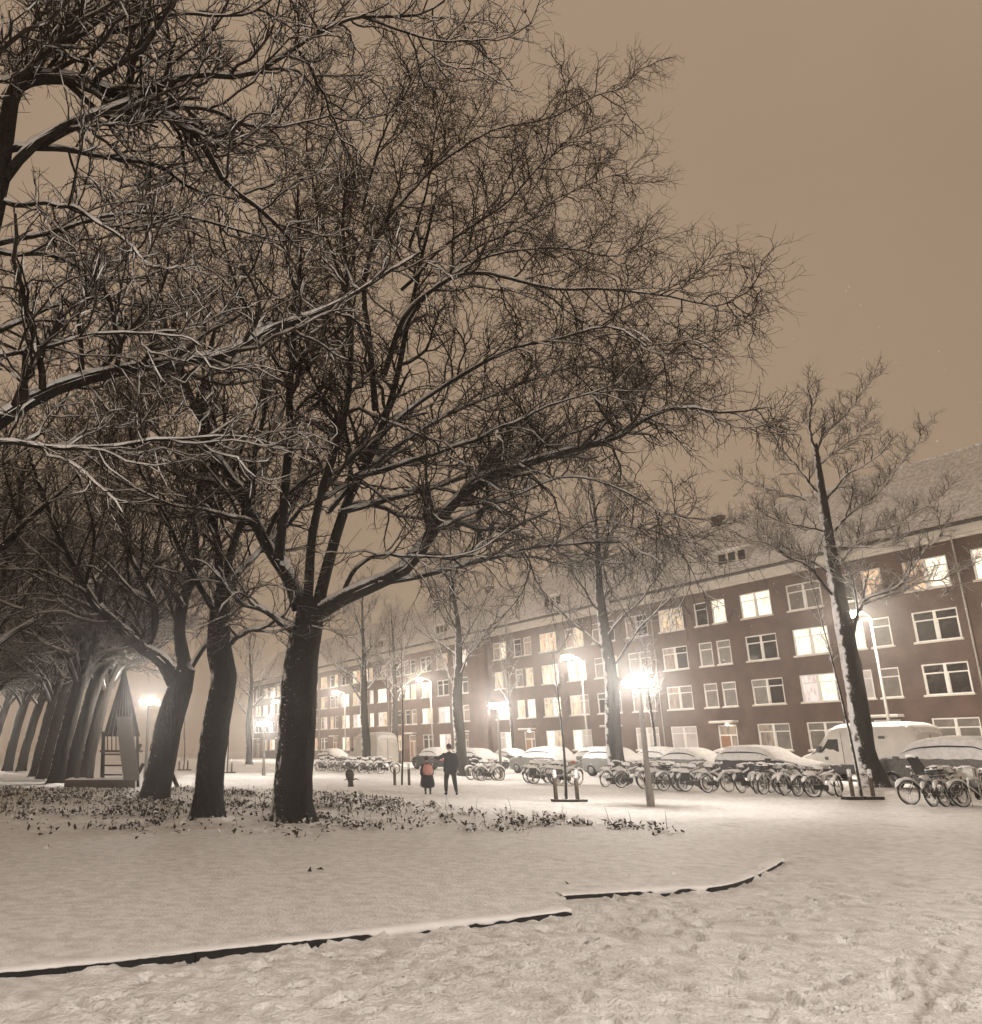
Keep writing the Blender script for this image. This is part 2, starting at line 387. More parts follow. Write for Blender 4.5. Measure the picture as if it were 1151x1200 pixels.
def frames(P):
    T = np.gradient(P, axis=1); T = norm(T)
    mean = norm(P[:, -1] - P[:, 0])
    ref = np.where(np.abs(mean[:, 2:3]) > 0.8, np.array([[1.0, 0, 0]]), np.array([[0, 0, 1.0]]))
    A = norm(ref[:, None, :] - (T * ref[:, None, :]).sum(-1, keepdims=True) * T)
    return T, A, np.cross(T, A)
def tubes(P, R, sides):
    """N paths of n points -> verts, quads.  A is the 'up' side of every branch"""
    Nn, n, _ = P.shape
    T, A, B = frames(P)
    ang = np.arange(sides) * 2 * PI / sides + (PI / 2 if sides == 3 else 0) - (PI / 2 if sides == 3 else 0)
    ring = P[:, :, None, :] + R[:, :, None, None] * (np.cos(ang)[None, None, :, None] * A[:, :, None, :] + np.sin(ang)[None, None, :, None] * B[:, :, None, :])
    V = ring.reshape(-1, 3)
    b = (np.arange(Nn) * n * sides)[:, None, None] + (np.arange(n - 1) * sides)[None, :, None]
    j = np.arange(sides)[None, None, :]; j2 = (j + 1) % sides
    Fq = np.stack([b + j, b + j2, b + sides + j2, b + sides + j], -1).reshape(-1, 4)
    return V, Fq
def caps(P, R, r, hmax=0.060, minh=0.006, thin=False):
    """ridges of snow lying along the top of the branches; they die out where a branch is steep"""
    Nn, n, _ = P.shape
    T = norm(np.gradient(P, axis=1)); Z = np.array([0, 0, 1.0])
    hor = np.sqrt(np.clip(1 - T[:, :, 2] ** 2, 0, 1))
    U = norm(Z - T[:, :, 2:3] * T); S_ = np.cross(T, U)
    k = sstep(0.30, 0.62, hor) * (0.55 + 0.45 * r.random((Nn, n)))
    k[:, 0] *= 0.3; k[:, -1] *= 0.5
    h = np.minimum(hmax, 0.55 * R + minh)
    w = R * (0.55 + 0.50 * k) + 0.005 * k
    lo = R * (0.15 - 0.30 * k); hi = R * (0.35 + 0.5 * k) + h * k; pk = R * (0.35 + 0.6 * k) + h * 1.35 * k
    pts = np.stack([P - S_ * w[..., None] * 0.98 + U * lo[..., None], P - S_ * (w * 0.62)[..., None] + U * hi[..., None], P + U * pk[..., None],
                    P + S_ * (w * 0.62)[..., None] + U * hi[..., None], P + S_ * w[..., None] * 0.98 + U * lo[..., None]], 2)
    if thin:
        V = pts[:, :, [0, 2, 4]].reshape(-1, 3)
        b = (np.arange(Nn) * n * 3)[:, None, None] + (np.arange(n - 1) * 3)[None, :, None]; j = np.arange(2)[None, None, :]
        return V, np.stack([b + j, b + j + 1, b + 3 + j + 1, b + 3 + j], -1).reshape(-1, 4)
    V = pts.reshape(-1, 3)
    b = (np.arange(Nn) * n * 5)[:, None, None] + (np.arange(n - 1) * 5)[None, :, None]; j = np.arange(4)[None, None, :]
    Fq = np.stack([b + j, b + j + 1, b + 5 + j + 1, b + 5 + j], -1).reshape(-1, 4)
    return V, Fq
def join(parts):
    V = []; Fq = []; o = 0
    for v, f in parts:
        V.append(v); Fq.append(f + o); o += len(v)
    return np.vstack(V), np.vstack(Fq)
def spawn(P, R, r, spacing, u0, ang, length, npts, jit, up, rr, rlo, rhi, taper=0.35, lenpow=0.55, u1=1.0, droop=0.0):
    Nn, n, _ = P.shape
    seg = np.linalg.norm(np.diff(P, axis=1), axis=2); L = seg.sum(1)
    cnt = np.floor(L * (u1 - u0) / spacing + r.random(Nn)).astype(int)
    idx = np.repeat(np.arange(Nn), cnt); m = len(idx)
    first = np.concatenate([[0], np.cumsum(cnt)[:-1]]); k = np.arange(m) - np.repeat(first, cnt)
    u = u0 + (u1 - u0) * (k + r.random(m)) / np.maximum(1, np.repeat(cnt, cnt))
    q = np.clip(u * (n - 1), 0, n - 1 - 1e-6); i = q.astype(int); f = (q - i)[:, None]
    p0 = P[idx, i] * (1 - f) + P[idx, i + 1] * f; t = norm(P[idx, i + 1] - P[idx, i]); rad = R[idx, i] * (1 - f[:, 0]) + R[idx, i + 1] * f[:, 0]
    rv = norm(r.normal(size=(m, 3))); side = norm(rv - (rv * t).sum(1, keepdims=True) * t)
    a = np.radians(ang) * (0.65 + 0.7 * r.random(m))[:, None]
    d = norm(np.cos(a) * t + np.sin(a) * side + np.array([0, 0, up * 1.5]))
    ln = length * (1 - lenpow * u) * (0.55 + 0.9 * r.random(m))
    ln = np.minimum(ln, 0.85 * L[idx])
    r0 = np.clip(rad * rr * (0.8 + 0.4 * r.random(m)), rlo, rhi); r0 = np.minimum(r0, rad * 0.9 + 0.001)
    out = np.zeros((m, npts, 3)); out[:, 0] = p0; st = ln / (npts - 1)
    for j in range(1, npts):
        d = norm(d + jit * r.normal(size=(m, 3)) + np.array([0, 0, up - droop * j / npts]))
        out[:, j] = out[:, j - 1] + d * st[:, None]
    Rn = r0[:, None] * np.linspace(1, taper, npts)[None]
    return out, Rn
def resample(P, n, wob, r):
    Q = crs(P, n); w = r.normal(size=(n, 3)) * wob; w[0] = 0
    for _ in range(2): w[1:-1] = (w[:-2] + 2 * w[1:-1] + w[2:]) / 4 * 1.25
    return Q + w

def build_tree(root, trunk, trunk_r, limbs, r, bark='bark', twig='twig', dens=1.0, l1=2.8, l2=1.2, l3=0.5, sp=(0.5, 0.22, 0.13), twr=0.0065, up=(0.05, 0.04, 0.02), levels=3, flare=0.55, nl=24, origin=None, jit=(0.2, 0.26, 0.3), trunk_child=None, droop=0.0, ang=(46, 48, 46), l1r=(0.017, 0.07), big=False, u0=0.12, cap2=True):
    """trunk: polyline; limbs: list of (polyline, r0, r1).  Parts: trunk, limb, crown, snow_cover"""
    o = np.array(origin if origin is not None else root.location)
    nT, nS = (84, 44) if big else (40, 22); Tp = crs(trunk, nT); tr = np.interp(np.linspace(0, 1, nT), np.linspace(0, 1, len(trunk_r)), trunk_r)
    hgt = Tp[:, 2] - Tp[0, 2]; tr = tr * (1 + flare * np.exp(-hgt / 0.30))
    V, Fq = tubes(Tp[None], tr[None], nS)
    c = np.repeat(Tp, nS, axis=0); d = V - c; an = np.tile(np.arange(nS), nT) * (2 * PI / nS)
    sd_ = int(r.integers(1e4)); ca, sa = np.cos(an), np.sin(an)
    nzv = fbm(ca * 1.6 + V[:, 2] * 0.9 + 7, sa * 1.6 + V[:, 2] * 0.5 + 3, sd_, 3) - 0.45                 # burls
    fur = np.abs(fbm(ca * 6 + 31, sa * 6 + V[:, 2] * 1.1 + 9, sd_ + 9, 3) - 0.45)                        # furrows
    root_ = np.cos(an * 5 + sd_) * 0.16 * np.exp(-np.repeat(hgt, nS) / 0.25)
    V = c + d * (1 + 0.26 * nzv + 0.22 * (fur - 0.12) + root_)[:, None]
    mk('trunk', V - o, Fq, M[bark], root)
    R0 = float(tr[0]); ft = MB(); nn_ = 28; Vs = []
    for q, (rq, zq) in enumerate([(1.9, -0.06), (1.45, 0.015), (1.18, 0.05), (0.98, 0.075), (0.8, 0.07)]):
        for k in range(nn_):
            a_ = 2 * PI * k / nn_; w_ = 1 + 0.22 * math.sin(a_ * 3 + R0 * 40) + 0.10 * math.sin(a_ * 7 + 2); Vs.append((R0 * rq * (w_ if q < 3 else 1) * math.cos(a_), R0 * rq * (w_ if q < 3 else 1) * math.sin(a_), zq * (0.6 + 0.4 * w_)))
    ft.add(Vs, [(q * nn_ + k, q * nn_ + (k + 1) % nn_, (q + 1) * nn_ + (k + 1) % nn_, (q + 1) * nn_ + k) for q in range(4) for k in range(nn_)])
    so_ = ft.build('snow_foot', M['snow'], root, True); so_.location = tuple(Tp[0] - o + np.array([0, 0, 0.02]))
    LP = []; LR = []
    for pl, r0, r1 in limbs:
        Q = resample(np.array(pl, float), nl, 0.035, r); LP.append(Q); LR.append(r0 + (r1 - r0) * np.linspace(0, 1, nl) ** 0.8)
    LP = np.array(LP); LR = np.array(LR)
    for Q, q in zip(LP, LR):
        V, Fq = tubes(Q[None], q[None], 9); mk('limb', V - o, Fq, M[bark], root)
    tw = []; sn = [caps(LP, LR, r)]
    srcP, srcR = LP, LR
    P1, R1 = spawn(srcP, srcR, r, sp[0] / dens, u0, ang[0], l1, 9, jit[0], up[0], 0.55, l1r[0], l1r[1], droop=droop)
    if trunk_child:
        a = spawn(Tp[None][:, ::2], tr[None][:, ::2], r, *trunk_child); P1 = np.vstack([P1, a[0]]); R1 = np.vstack([R1, a[1]])
    tw.append(tubes(P1, R1, 5)); sn.append(caps(P1, R1, r, 0.046, 0.010, True))
    P2, R2 = spawn(P1, R1, r, sp[1] / dens, 0.18, ang[1], l2, 6, jit[1], up[1], 0.60, 0.0100, 0.026, droop=droop)
    tw.append(tubes(P2, R2, 4))
    if cap2: sn.append(caps(P2[:, ::2] if P2.shape[1] % 2 else P2[:, [0, 2, 3, 5]], R2[:, [0, 2, 3, 5]], r, 0.02, 0.005, True))
    if levels > 2:
        P3, R3 = spawn(P2, R2, r, sp[2] / dens, 0.12, ang[2], l3, 3, jit[2], up[2], 0.7, twr, twr * 1.25, taper=0.55, droop=droop)
        tw.append(tubes(P3, R3, 3))
    V, Fq = join(tw); tag(mk('crown', V - o, Fq, M[twig], root), kind='stuff')
    V, Fq = join(sn); tag(mk('snow_cover', V - o, Fq, M['snow'], root), kind='stuff')
    return root

# ------------------------------------------------------------------ the ground
g = MB(); n = 72
V = [(0, 120, -0.14)] + [(620 * math.cos(2 * PI * i / n), 120 + 620 * math.sin(2 * PI * i / n), -0.14) for i in range(n)]
g.add(V, [(0, 1 + i, 1 + (i + 1) % n) for i in range(n)])
tag(g.build('ground', M['snow']), kind='structure')
angs = np.radians(np.concatenate([np.linspace(-80, -24, 40)[:-1], np.linspace(-24, 43, 270), np.linspace(43, 85, 40)[1:]]))
dist = np.concatenate([np.linspace(2.0, 3.7, 14)[:-1], 3.7 * (14.0 / 3.7) ** np.linspace(0, 1, 330)[:-1], 14.0 * (130.0 / 14.0) ** np.linspace(0, 1, 200), [150, 180, 230]])
AA, DD = np.meshgrid(angs, dist, indexing='ij'); GX = np.sin(AA) * DD; GY = np.cos(AA) * DD
GZ = terrain(GX, GY, zone='path'); GL = terrain(GX, GY, zone='lawn')
# bicycle and foot tracks pressed into the path snow
wear = np.zeros(GX.shape)
def track(pts, w, dep, wr):
    P = crs([gpx(*p)[:2] for p in pts], 30); d = dpoly(GX, GY, P)
    k = np.exp(-(d / w) ** 2) * (0.55 + 0.6 * fbm(GX * 9, GY * 9, 99, 2))
    return -dep * k, wr * k
for pts, w, dep, wr in [([(1082, 1118), (1076, 1140), (1086, 1165), (1070, 1198)], 0.028, 0.018, 1.0), ([(1135, 1108), (1112, 1145), (1078, 1185)], 0.026, 0.015, 0.9),
                        ([(716, 1138), (680, 1162), (650, 1182), (632, 1199)], 0.03, 0.015, 0.6), ([(640, 1096), (520, 1112), (330, 1140), (120, 1172)], 0.035, 0.012, 0.22),
                        ([(1000, 1030), (930, 1060), (800, 1090), (640, 1120)], 0.05, 0.012, 0.18), ([(960, 985), (1000, 1030), (1080, 1090), (1151, 1120)], 0.06, 0.012, 0.16),
                        ([(790, 940), (860, 946), (960, 958), (1151, 980)], 0.12, 0.02, 0.12), ([(620, 925), (760, 934), (900, 944), (1151, 962)], 0.10, 0.02, 0.14)]:
    dz, k = track(pts, w, dep, wr); GZ += dz; wear = np.maximum(wear, k)
rf_ = np.random.default_rng(15)
def stamp(x, y, a, L=0.145, Wd=0.052, dep=0.030):
    m_ = (np.abs(GX - x) < 0.3) & (np.abs(GY - y) < 0.3)
    dx = (GX[m_] - x) * math.cos(a) + (GY[m_] - y) * math.sin(a); dy = -(GX[m_] - x) * math.sin(a) + (GY[m_] - y) * math.cos(a)
    q = np.sqrt((dx / L) ** 2 + (dy / (Wd * (1 + 0.25 * np.sin(dx / L * 2.2)))) ** 2)
    GZ[m_] += -dep * sstep(1.05, 0.75, q) + dep * 0.42 * np.exp(-((q - 1.28) / 0.22) ** 2)
    wear[m_] = np.maximum(wear[m_], 0.20 * sstep(1.1, 0.6, q))
for k in range(95):                                       # people crossing the path: strings of prints
    x, y = rf_.uniform(-3.5, 9.5), rf_.uniform(4.0, 15.0) if k % 3 else rf_.uniform(4.0, 8.0); a = rf_.choice([0.35, 0.42, 0.9, 2.6, 3.5, 1.3]) + rf_.normal(0, 0.25); sd2 = 1
    for j in range(int(rf_.integers(3, 9))):
        xx, yy = x + math.cos(a) * 0.62 * j - math.sin(a) * 0.09 * sd2, y + math.sin(a) * 0.62 * j + math.cos(a) * 0.09 * sd2; sd2 = -sd2
        if yy < 17 and not inpoly(np.array([xx]), np.array([yy]), LAWN)[0]: stamp(xx, yy, a + rf_.normal(0, 0.12), dep=rf_.uniform(0.024, 0.048))
inside = inpoly(GX, GY, LAWN); tt = GX * TD[0] + GY * TD[1]
scuff = np.clip(fbm(GX * 1.7, GY * 1.7, 120, 4) - 0.52, 0, 1) * 0.9 * (~inside) * (tt < 29)
scuff += np.clip(0.40 - fbm(GX * 4.2, GY * 4.2, 40, 4), 0, 1) * 1.8 * (~inside) * (tt < 20)      # trodden hollows
scuff += np.clip(fbm(GX * 0.5, GY * 0.5, 130, 4) - 0.46, 0, 1) * 0.25 * inside
wear = np.clip(np.maximum(wear, scuff), 0, 1)
nA, nD = GX.shape
idx = np.arange(nA * nD).reshape(nA, nD)
Q = np.stack([idx[:-1, :-1], idx[1:, :-1], idx[1:, 1:], idx[:-1, 1:]], -1).reshape(-1, 4)[:, ::-1]
VV = np.stack([GX, GY, GZ], -1).reshape(-1, 3); VL = np.stack([GX, GY, GL], -1).reshape(-1, 3); WW = wear.reshape(-1)
cx = VV[Q].mean(1); vin = inside.reshape(-1)[Q]; fin = vin.all(1); fany = vin.any(1); ft = cx[:, 0] * TD[0] + cx[:, 1] * TD[1]
kp = np.vstack([KAs, KBs]); lo = np.unique(Q[fany & ~fin]); lo = lo[~inside.reshape(-1)[lo]]
for i in lo:                                   # snap to the nearest kerb point
    best = None
    for Pk in (KAs, KBs):
        a = Pk[:-1]; d_ = Pk[1:] - a; q = np.clip(((VL[i, :2] - a) * d_).sum(1) / (d_ * d_).sum(1), 0, 1)[:, None]; c_ = a + d_ * q; e = np.hypot(*(VL[i, :2] - c_).T); j = e.argmin()
        if best is None or e[j] < best[0]: best = (e[j], c_[j])
    if best[0] < 0.25: VL[i, :2] = best[1]
for name, sel in (('lawn', fany), ('path', (~fin) & (ft < 29.6)), ('road', (~fin) & (ft >= 29.6))):
    q = Q[sel]; us, inv = np.unique(q, return_inverse=True)
    o = mk(name, (VL if name == 'lawn' else VV)[us], inv.reshape(-1, 4), M['snow_ground'])
    at = o.data.attributes.new('wear', 'FLOAT', 'POINT'); at.data.foreach_set('value', WW[us].astype(np.float32))
    tag(o, kind='structure')
# exposed dark kerb stones: the snow bridges their joints here and there
def kerb(P, label):
    L = np.concatenate([[0], np.cumsum(np.linalg.norm(np.diff(P, axis=0), axis=1))])
    root = empty('kerb', (P[-1][0], P[-1][1], 0)); o = np.array([P[-1][0], P[-1][1], 0])
    tag(root, label, 'kerb', 'kerbs edging the lawn')
    end = L[-1]; a = max(0, end - 14.0)
    while a < end - 0.05:
        b = min(end, a + 1.0)
        q = np.linspace(a + 0.004, b - 0.004, 9)
        X = np.interp(q, L, P[:, 0]); Y = np.interp(q, L, P[:, 1]); C = np.stack([X, Y], 1)
        T = norm(np.gradient(C, axis=0)); Nn = np.stack([T[:, 1], -T[:, 0]], 1)      # towards the path
        top = LAWN_H - 0.008 + 0.012 * (fbm(q * 3, q * 0 + 1, 7, 2) - 0.5)
        V = []
        for i in range(len(q)):
            for off, z in ((0.035, -0.05), (0.030, top[i]), (-0.07, top[i]), (-0.07, -0.05)):
                p = C[i] + Nn[i] * off; V.append((p[0] - o[0], p[1] - o[1], z))
        Fs = [(i * 4 + j, i * 4 + (j + 1) % 4, i * 4 + 4 + (j + 1) % 4, i * 4 + 4 + j) for i in range(len(q) - 1) for j in range(4)] + [(3, 2, 1, 0), tuple((len(q) - 1) * 4 + j for j in range(4))]
        mk('kerb_stone', V, Fs, M['kerb'], root, False)
        a = b
    # a lip of snow curling over the edge
    q = np.arange(max(0, end - 14.0), end, 0.045); C = np.stack([np.interp(q, L, P[:, 0]), np.interp(q, L, P[:, 1])], 1)
    T = norm(np.gradient(C, axis=0)); Nn = np.stack([T[:, 1], -T[:, 0]], 1)
    nz_ = 0.75 * fbm(q * 1.7, q * 0 + 4, 17, 3) + 0.25 * fbm(q * 11.0, q * 0 + 9, 19, 2) + 0.03 * rng.random(len(q)); out = 0.036 + 0.02 * np.clip(nz_ - 0.35, 0, 1); dr = np.clip(nz_ - 0.50, 0, 0.12) * 0.30 + 0.006 * rng.random(len(q))
    V = np.stack([np.column_stack([C - Nn * 0.16, np.full(len(q), LAWN_H - 0.012)]), np.column_stack([C - Nn * 0.06, LAWN_H + 0.012 + 0.02 * (nz_ - .5)]),
                  np.column_stack([C + Nn * (out * 0.7)[:, None], LAWN_H + 0.004 + 0.02 * (nz_ - .5)]), np.column_stack([C + Nn * out[:, None], LAWN_H - 0.012 - dr]),
                  np.column_stack([C + Nn * 0.02, LAWN_H - 0.02 - dr * 0.9])], 1).reshape(-1, 3) - o
    b = (np.arange(len(q) - 1) * 5)[:, None]; j = np.arange(4)[None]
    Fq = np.stack([b + j, b + j + 1, b + 5 + j + 1, b + 5 + j], -1).reshape(-1, 4)
    mk('snow_lip', V, Fq, M['snow'], root)
kerb(KAs, 'long straight dark kerb along the near edge of the lawn')
kerb(KBs, 'short curved dark kerb at the rounded corner of the lawn')

# ------------------------------------------------------------------ apartment buildings
SILLH = 1.766; WT = [3.266 + 2.9 * i for i in range(4)]
def brick_mat(name, c1, c2, mortar):
    m, nt, b = new_mat(name)
    tc = N(nt, 'ShaderNodeTexCoord'); sp = N(nt, 'ShaderNodeSeparateXYZ'); cb = N(nt, 'ShaderNodeCombineXYZ')
    nt.links.new(tc.outputs['Object'], sp.inputs[0]); nt.links.new(sp.outputs['X'], cb.inputs['X']); nt.links.new(sp.outputs['Z'], cb.inputs['Y'])
    br = N(nt, 'ShaderNodeTexBrick', Scale=4.6); br.inputs['Color1'].default_value = c1 + (1,); br.inputs['Color2'].default_value = c2 + (1,)
    br.inputs['Mortar'].default_value = mortar + (1,); br.inputs['Mortar Size'].default_value = 0.012
    nt.links.new(cb.outputs[0], br.inputs['Vector'])
    nz = N(nt, 'ShaderNodeTexNoise', Scale=0.9, Detail=6.0); nt.links.new(tc.outputs['Object'], nz.inputs['Vector'])
    rp = N(nt, 'ShaderNodeValToRGB'); rp.color_ramp.elements[0].color = (0.55, 0.55, 0.55, 1); rp.color_ramp.elements[0].position = 0.3; rp.color_ramp.elements[1].color = (1.15, 1.12, 1.1, 1); rp.color_ramp.elements[1].position = 0.7
    nt.links.new(nz.outputs['Fac'], rp.inputs['Fac'])
    mx = N(nt, 'ShaderNodeMixRGB', blend_type='MULTIPLY'); mx.inputs['Fac'].default_value = 1.0
    nt.links.new(br.outputs['Color'], mx.inputs['Color1']); nt.links.new(rp.outputs['Color'], mx.inputs['Color2'])
    nt.links.new(mx.outputs['Color'], b.inputs['Base Color']); b.inputs['Roughness'].default_value = 0.9
    bp = N(nt, 'ShaderNodeBump', Strength=0.5, Distance=0.01); nt.links.new(br.outputs['Fac'], bp.inputs['Height']); bp.invert = True
    nt.links.new(bp.outputs['Normal'], b.inputs['Normal'])
    return m
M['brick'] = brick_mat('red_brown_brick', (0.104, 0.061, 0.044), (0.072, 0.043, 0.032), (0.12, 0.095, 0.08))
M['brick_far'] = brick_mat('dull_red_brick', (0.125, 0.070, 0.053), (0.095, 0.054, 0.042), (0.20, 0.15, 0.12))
WCACHE = {}
def wmesh(key, fn):
    if key not in WCACHE: WCACHE[key] = fn()
    return WCACHE[key]
def window(parent, u0, u1, ztop, hgt, mats, depth=0.10, fine=True, cols=2):
    """white frame with transom lights; mats: a material for each casement"""
    w = u1 - u0; h = hgt
    key = ('f', round(w, 2), round(h, 2), cols)
    fr = 0.075; tz = -h * 0.30                                   # origin: top left of the opening
    def frame():
        b = MB(); y0, y1 = 0.03, 0.11
        b.box(0, fr, y0, y1, -h, 0); b.box(w - fr, w, y0, y1, -h, 0); b.box(fr, w - fr, y0, y1, -fr, 0); b.box(fr, w - fr, y0, y1, -h, -h + fr)
        for i in range(1, cols):
            x = w * i / cols; b.box(x - 0.075, x + 0.075, y0 - 0.01, y1, -h + fr, -fr)
        for i in range(cols):
            xa = w * i / cols + (0.075 if i else fr); xb = w * (i + 1) / cols - (0.075 if i < cols - 1 else fr)
            b.box(xa, xb, y0 + 0.004, y1, tz - 0.035, tz + 0.035)
            # sash rims
            b.box(xa, xa + 0.045, y0 + 0.02, y1 - 0.01, -h + fr, tz - 0.035); b.box(xb - 0.045, xb, y0 + 0.02, y1 - 0.01, -h + fr, tz - 0.035)
        return b.mesh('window', M['white_wood'])
    o = ob('window', wmesh(key, frame), parent); o.location = (u0, 0, ztop)
    for i in range(cols):
        xa = w * i / cols + 0.05; xb = w * (i + 1) / cols - 0.05
        for nm, za, zb in (('pane', -h + 0.05, tz), ('pane', tz, -0.05)):
            mt = mats[i % len(mats)]
            me = wmesh(('p', round(xb - xa, 2), round(zb - za, 2), mt.name), lambda: MB().box(0, xb - xa, 0, 0.012, 0, zb - za).mesh('pane', mt))
            p = ob('pane', me, o); p.location = (xa, 0.078, za)
    def sill(): return MB().box(-0.10, w + 0.10, -0.10, 0.10, -0.085, 0).mesh('sill', M['stone_band'])
    s = ob('sill', wmesh(('s', round(w, 2)), sill), o); s.location = (0, 0, -h)
    def ssn():
        b = MB(); n = 9; V = []
        for i in range(n):
            x = -0.09 + (w + 0.18) * i / (n - 1); e = 0.4 if i in (0, n - 1) else 1.0
            for y, z in ((-0.105, 0.0), (-0.09, 0.045 * e), (-0.02, 0.06 * e), (0.03, 0.05 * e)): V.append((x, y, z + 0.001))
        return b.add(V, [(i * 4 + j, i * 4 + j + 1, i * 4 + 5 + j, i * 4 + 4 + j) for i in range(n - 1) for j in range(3)]).mesh('sill_snow', M['snow'], True)
    s2 = ob('sill_snow', wmesh(('ss', round(w, 2)), ssn), o); s2.location = (0, 0, -h)
    return o
def building(label, s0, s1, units, lit, t=49.6155, name='apartment_building', brick='brick', pipes=(), doors=True, depth=10.0, dormers=(), chim=()):
    """facade from s0 (near) to s1 (far).  Local u = -(s - s1): 0 at the far end"""
    x, y = ST(s1, t); root = empty(name, (x, y, 0), PHI); tag(root, label, 'building')
    L = s1 - s0; U = lambda s: s1 - s
    H = 12.86; ops = []
    for k in units:
        for r_ in range(4):
            for c0, c1, kind in ((29.33, 31.77, 'a'), (33.05, 34.25, 'n'), (34.65, 35.85, 'm'), (36.95, 39.40, 'b')):
                a, b = c0 + 11.3 * k, c1 + 11.3 * k
                if a < s0 + 0.15 or b > s1 - 0.15: continue
                if r_ == 0 and kind in 'nm' and doors:
                    if kind == 'n': ops.append((U(b + 0.78), U(a - 0.15 + 0.55), 3.266, 0.35, k, r_, 'door'))
                    continue
                ops.append((U(b), U(a), WT[r_], WT[r_] - SILLH + 0.085, k, r_, kind))
    # wall: cells between the openings, with reveals
    xs = sorted({0.0, L} | {v for o in ops for v in o[:2]}); zs = sorted({0.0, H} | {v for o in ops for v in o[2:4]})
    b = MB()
    for i in range(len(xs) - 1):
        for j in range(len(zs) - 1):
            mx_, mz = (xs[i] + xs[i + 1]) / 2, (zs[j] + zs[j + 1]) / 2
            if any(o[0] < mx_ < o[1] and o[3] < mz < o[2] for o in ops): continue
            b.add([(xs[i], 0, zs[j]), (xs[i + 1], 0, zs[j]), (xs[i + 1], 0, zs[j + 1]), (xs[i], 0, zs[j + 1])], [(0, 1, 2, 3)])
    for o in ops:
        a, c, zt, zb = o[:4]
        b.add([(a, 0, zb), (a, 0.25, zb), (a, 0.25, zt), (a, 0, zt)], [(0, 1, 2, 3)]); b.add([(c, 0, zb), (c, 0.25, zb), (c, 0.25, zt), (c, 0, zt)], [(3, 2, 1, 0)])
        b.add([(a, 0, zt), (a, 0.25, zt), (c, 0.25, zt), (c, 0, zt)], [(0, 1, 2, 3)]); b.add([(a, 0, zb), (a, 0.25, zb), (c, 0.25, zb), (c, 0, zb)], [(3, 2, 1, 0)])
    b.add([(0, 0, 0), (0, depth, 0), (0, depth, H), (0, 0, H)], [(3, 2, 1, 0)]); b.add([(L, 0, 0), (L, depth, 0), (L, depth, H), (L, 0, H)], [(0, 1, 2, 3)])
    b.add([(0, depth, 0), (L, depth, 0), (L, depth, H), (0, depth, H)], [(3, 2, 1, 0)])
    b.add([(0, 0.25, 0), (L, 0.25, 0), (L, 0.25, H), (0, 0.25, H)], [(0, 1, 2, 3)])
    b.build('wall', M[brick], root)
    for a, c, zt, zb, k, r_, kind in ops:
        if kind == 'door':
            d = MB(); w = c - a
            d.box(0, 0.09, 0.03, 0.12, 0, zt - zb); d.box(w - 0.09, w, 0.03, 0.12, 0, zt - zb); d.box(0.09, w - 0.09, 0.03, 0.12, zt - zb - 0.09, zt - zb)
            d.box(0.09, w - 0.09, 0.034, 0.12, 2.18, 2.28); d.box(w * 0.62 - 0.05, w * 0.62 + 0.05, 0.036, 0.12, 0, 2.18)
            do = d.build('door', M['white_wood'], root); do.location = (a, 0, zb)
            lf = MB().box(0.09, w * 0.62 - 0.05, 0.07, 0.10, 0.02, 2.18); lf.build('door_leaf', M['door_wood'], do)
            sd = MB().box(w * 0.62 + 0.05, w - 0.09, 0.07, 0.10, 0.02, 2.18); sd.build('side_light', lit.get((k, 0, 'door'), M['lit_dim']), do)
            fl = MB().box(0.09, w - 0.09, 0.075, 0.1, 2.28, zt - zb - 0.09); fl.build('fanlight', lit.get((k, 0, 'door'), M['lit_dim']), do)
            cp = MB().box(-0.25, w + 0.25, -0.55, -0.002, zt - zb + 0.12, zt - zb + 0.22).build('door_canopy', M['stone_band'], do)
            MB().box(-0.23, w + 0.23, -0.53, -0.004, zt - zb + 0.221, zt - zb + 0.28).build('canopy_snow', M['snow'], do)
            MB().lathe([(0.001, -0.07), (0.07, -0.05), (0.09, 0), (0.07, 0.05), (0.001, 0.07)], 12, (w * 0.62, -0.18, zt - zb + 0.02)).build('door_lamp', M['door_glow'] if (k, 0, 'lamp') in lit else M['white_wood'], do, True)
            continue
        mats = lit.get((k, r_, kind))
        if mats is None: mats = [M['glass'], M['glass']] if random.random() < 0.7 else [M['glass_blind'], M['glass']]
        window(root, a, c, zt, zt - zb, mats, cols=2 if kind in 'ab' else 1)
    # cornice, gutter, roof under thin snow
    MB().box(0, L, -0.30, -0.002, 12.86, 13.32).build('cornice', M['stone_band'], root)
    MB().box(0, L, -0.14, -0.003, 12.70, 12.857).build('cornice_moulding', M['stone_band'], root)
    MB().box(-0.01, L + 0.01, -0.52, -0.10, 13.322, 13.46).build('gutter', M['gutter'], root)
    gn = MB(); V = []; n = int(L / 0.18)
    for i in range(n + 1):
        z = 13.45 + 0.05 + 0.05 * random.random()
        V += [(L * i / n, -0.50, 13.44), (L * i / n, -0.42, z), (L * i / n, -0.12, z + 0.03)]
    gn.add(V, [(i * 3 + j, i * 3 + 3 + j, i * 3 + 4 + j, i * 3 + 1 + j) for i in range(n) for j in range(2)]); gn.build('gutter_edge_tiles', M['gutter'], root)
    rz0, rz1, ry = 13.47, 18.85, 4.6
    rf = MB(); nr = 14; nx = max(2, int(L / 1.2)); V = []
    for j in range(nr + 1):                                       # tile courses stepped a little under the snow
        for i in range(nx + 1):
            q = j / nr; V.append((L * i / nx, -0.30 + (ry + 0.30) * q, rz0 + 0.02 + (rz1 - rz0) * q + 0.03 * random.random()))
    rf.add(V, [(j * (nx + 1) + i, j * (nx + 1) + i + 1, (j + 1) * (nx + 1) + i + 1, (j + 1) * (nx + 1) + i) for j in range(nr) for i in range(nx)])
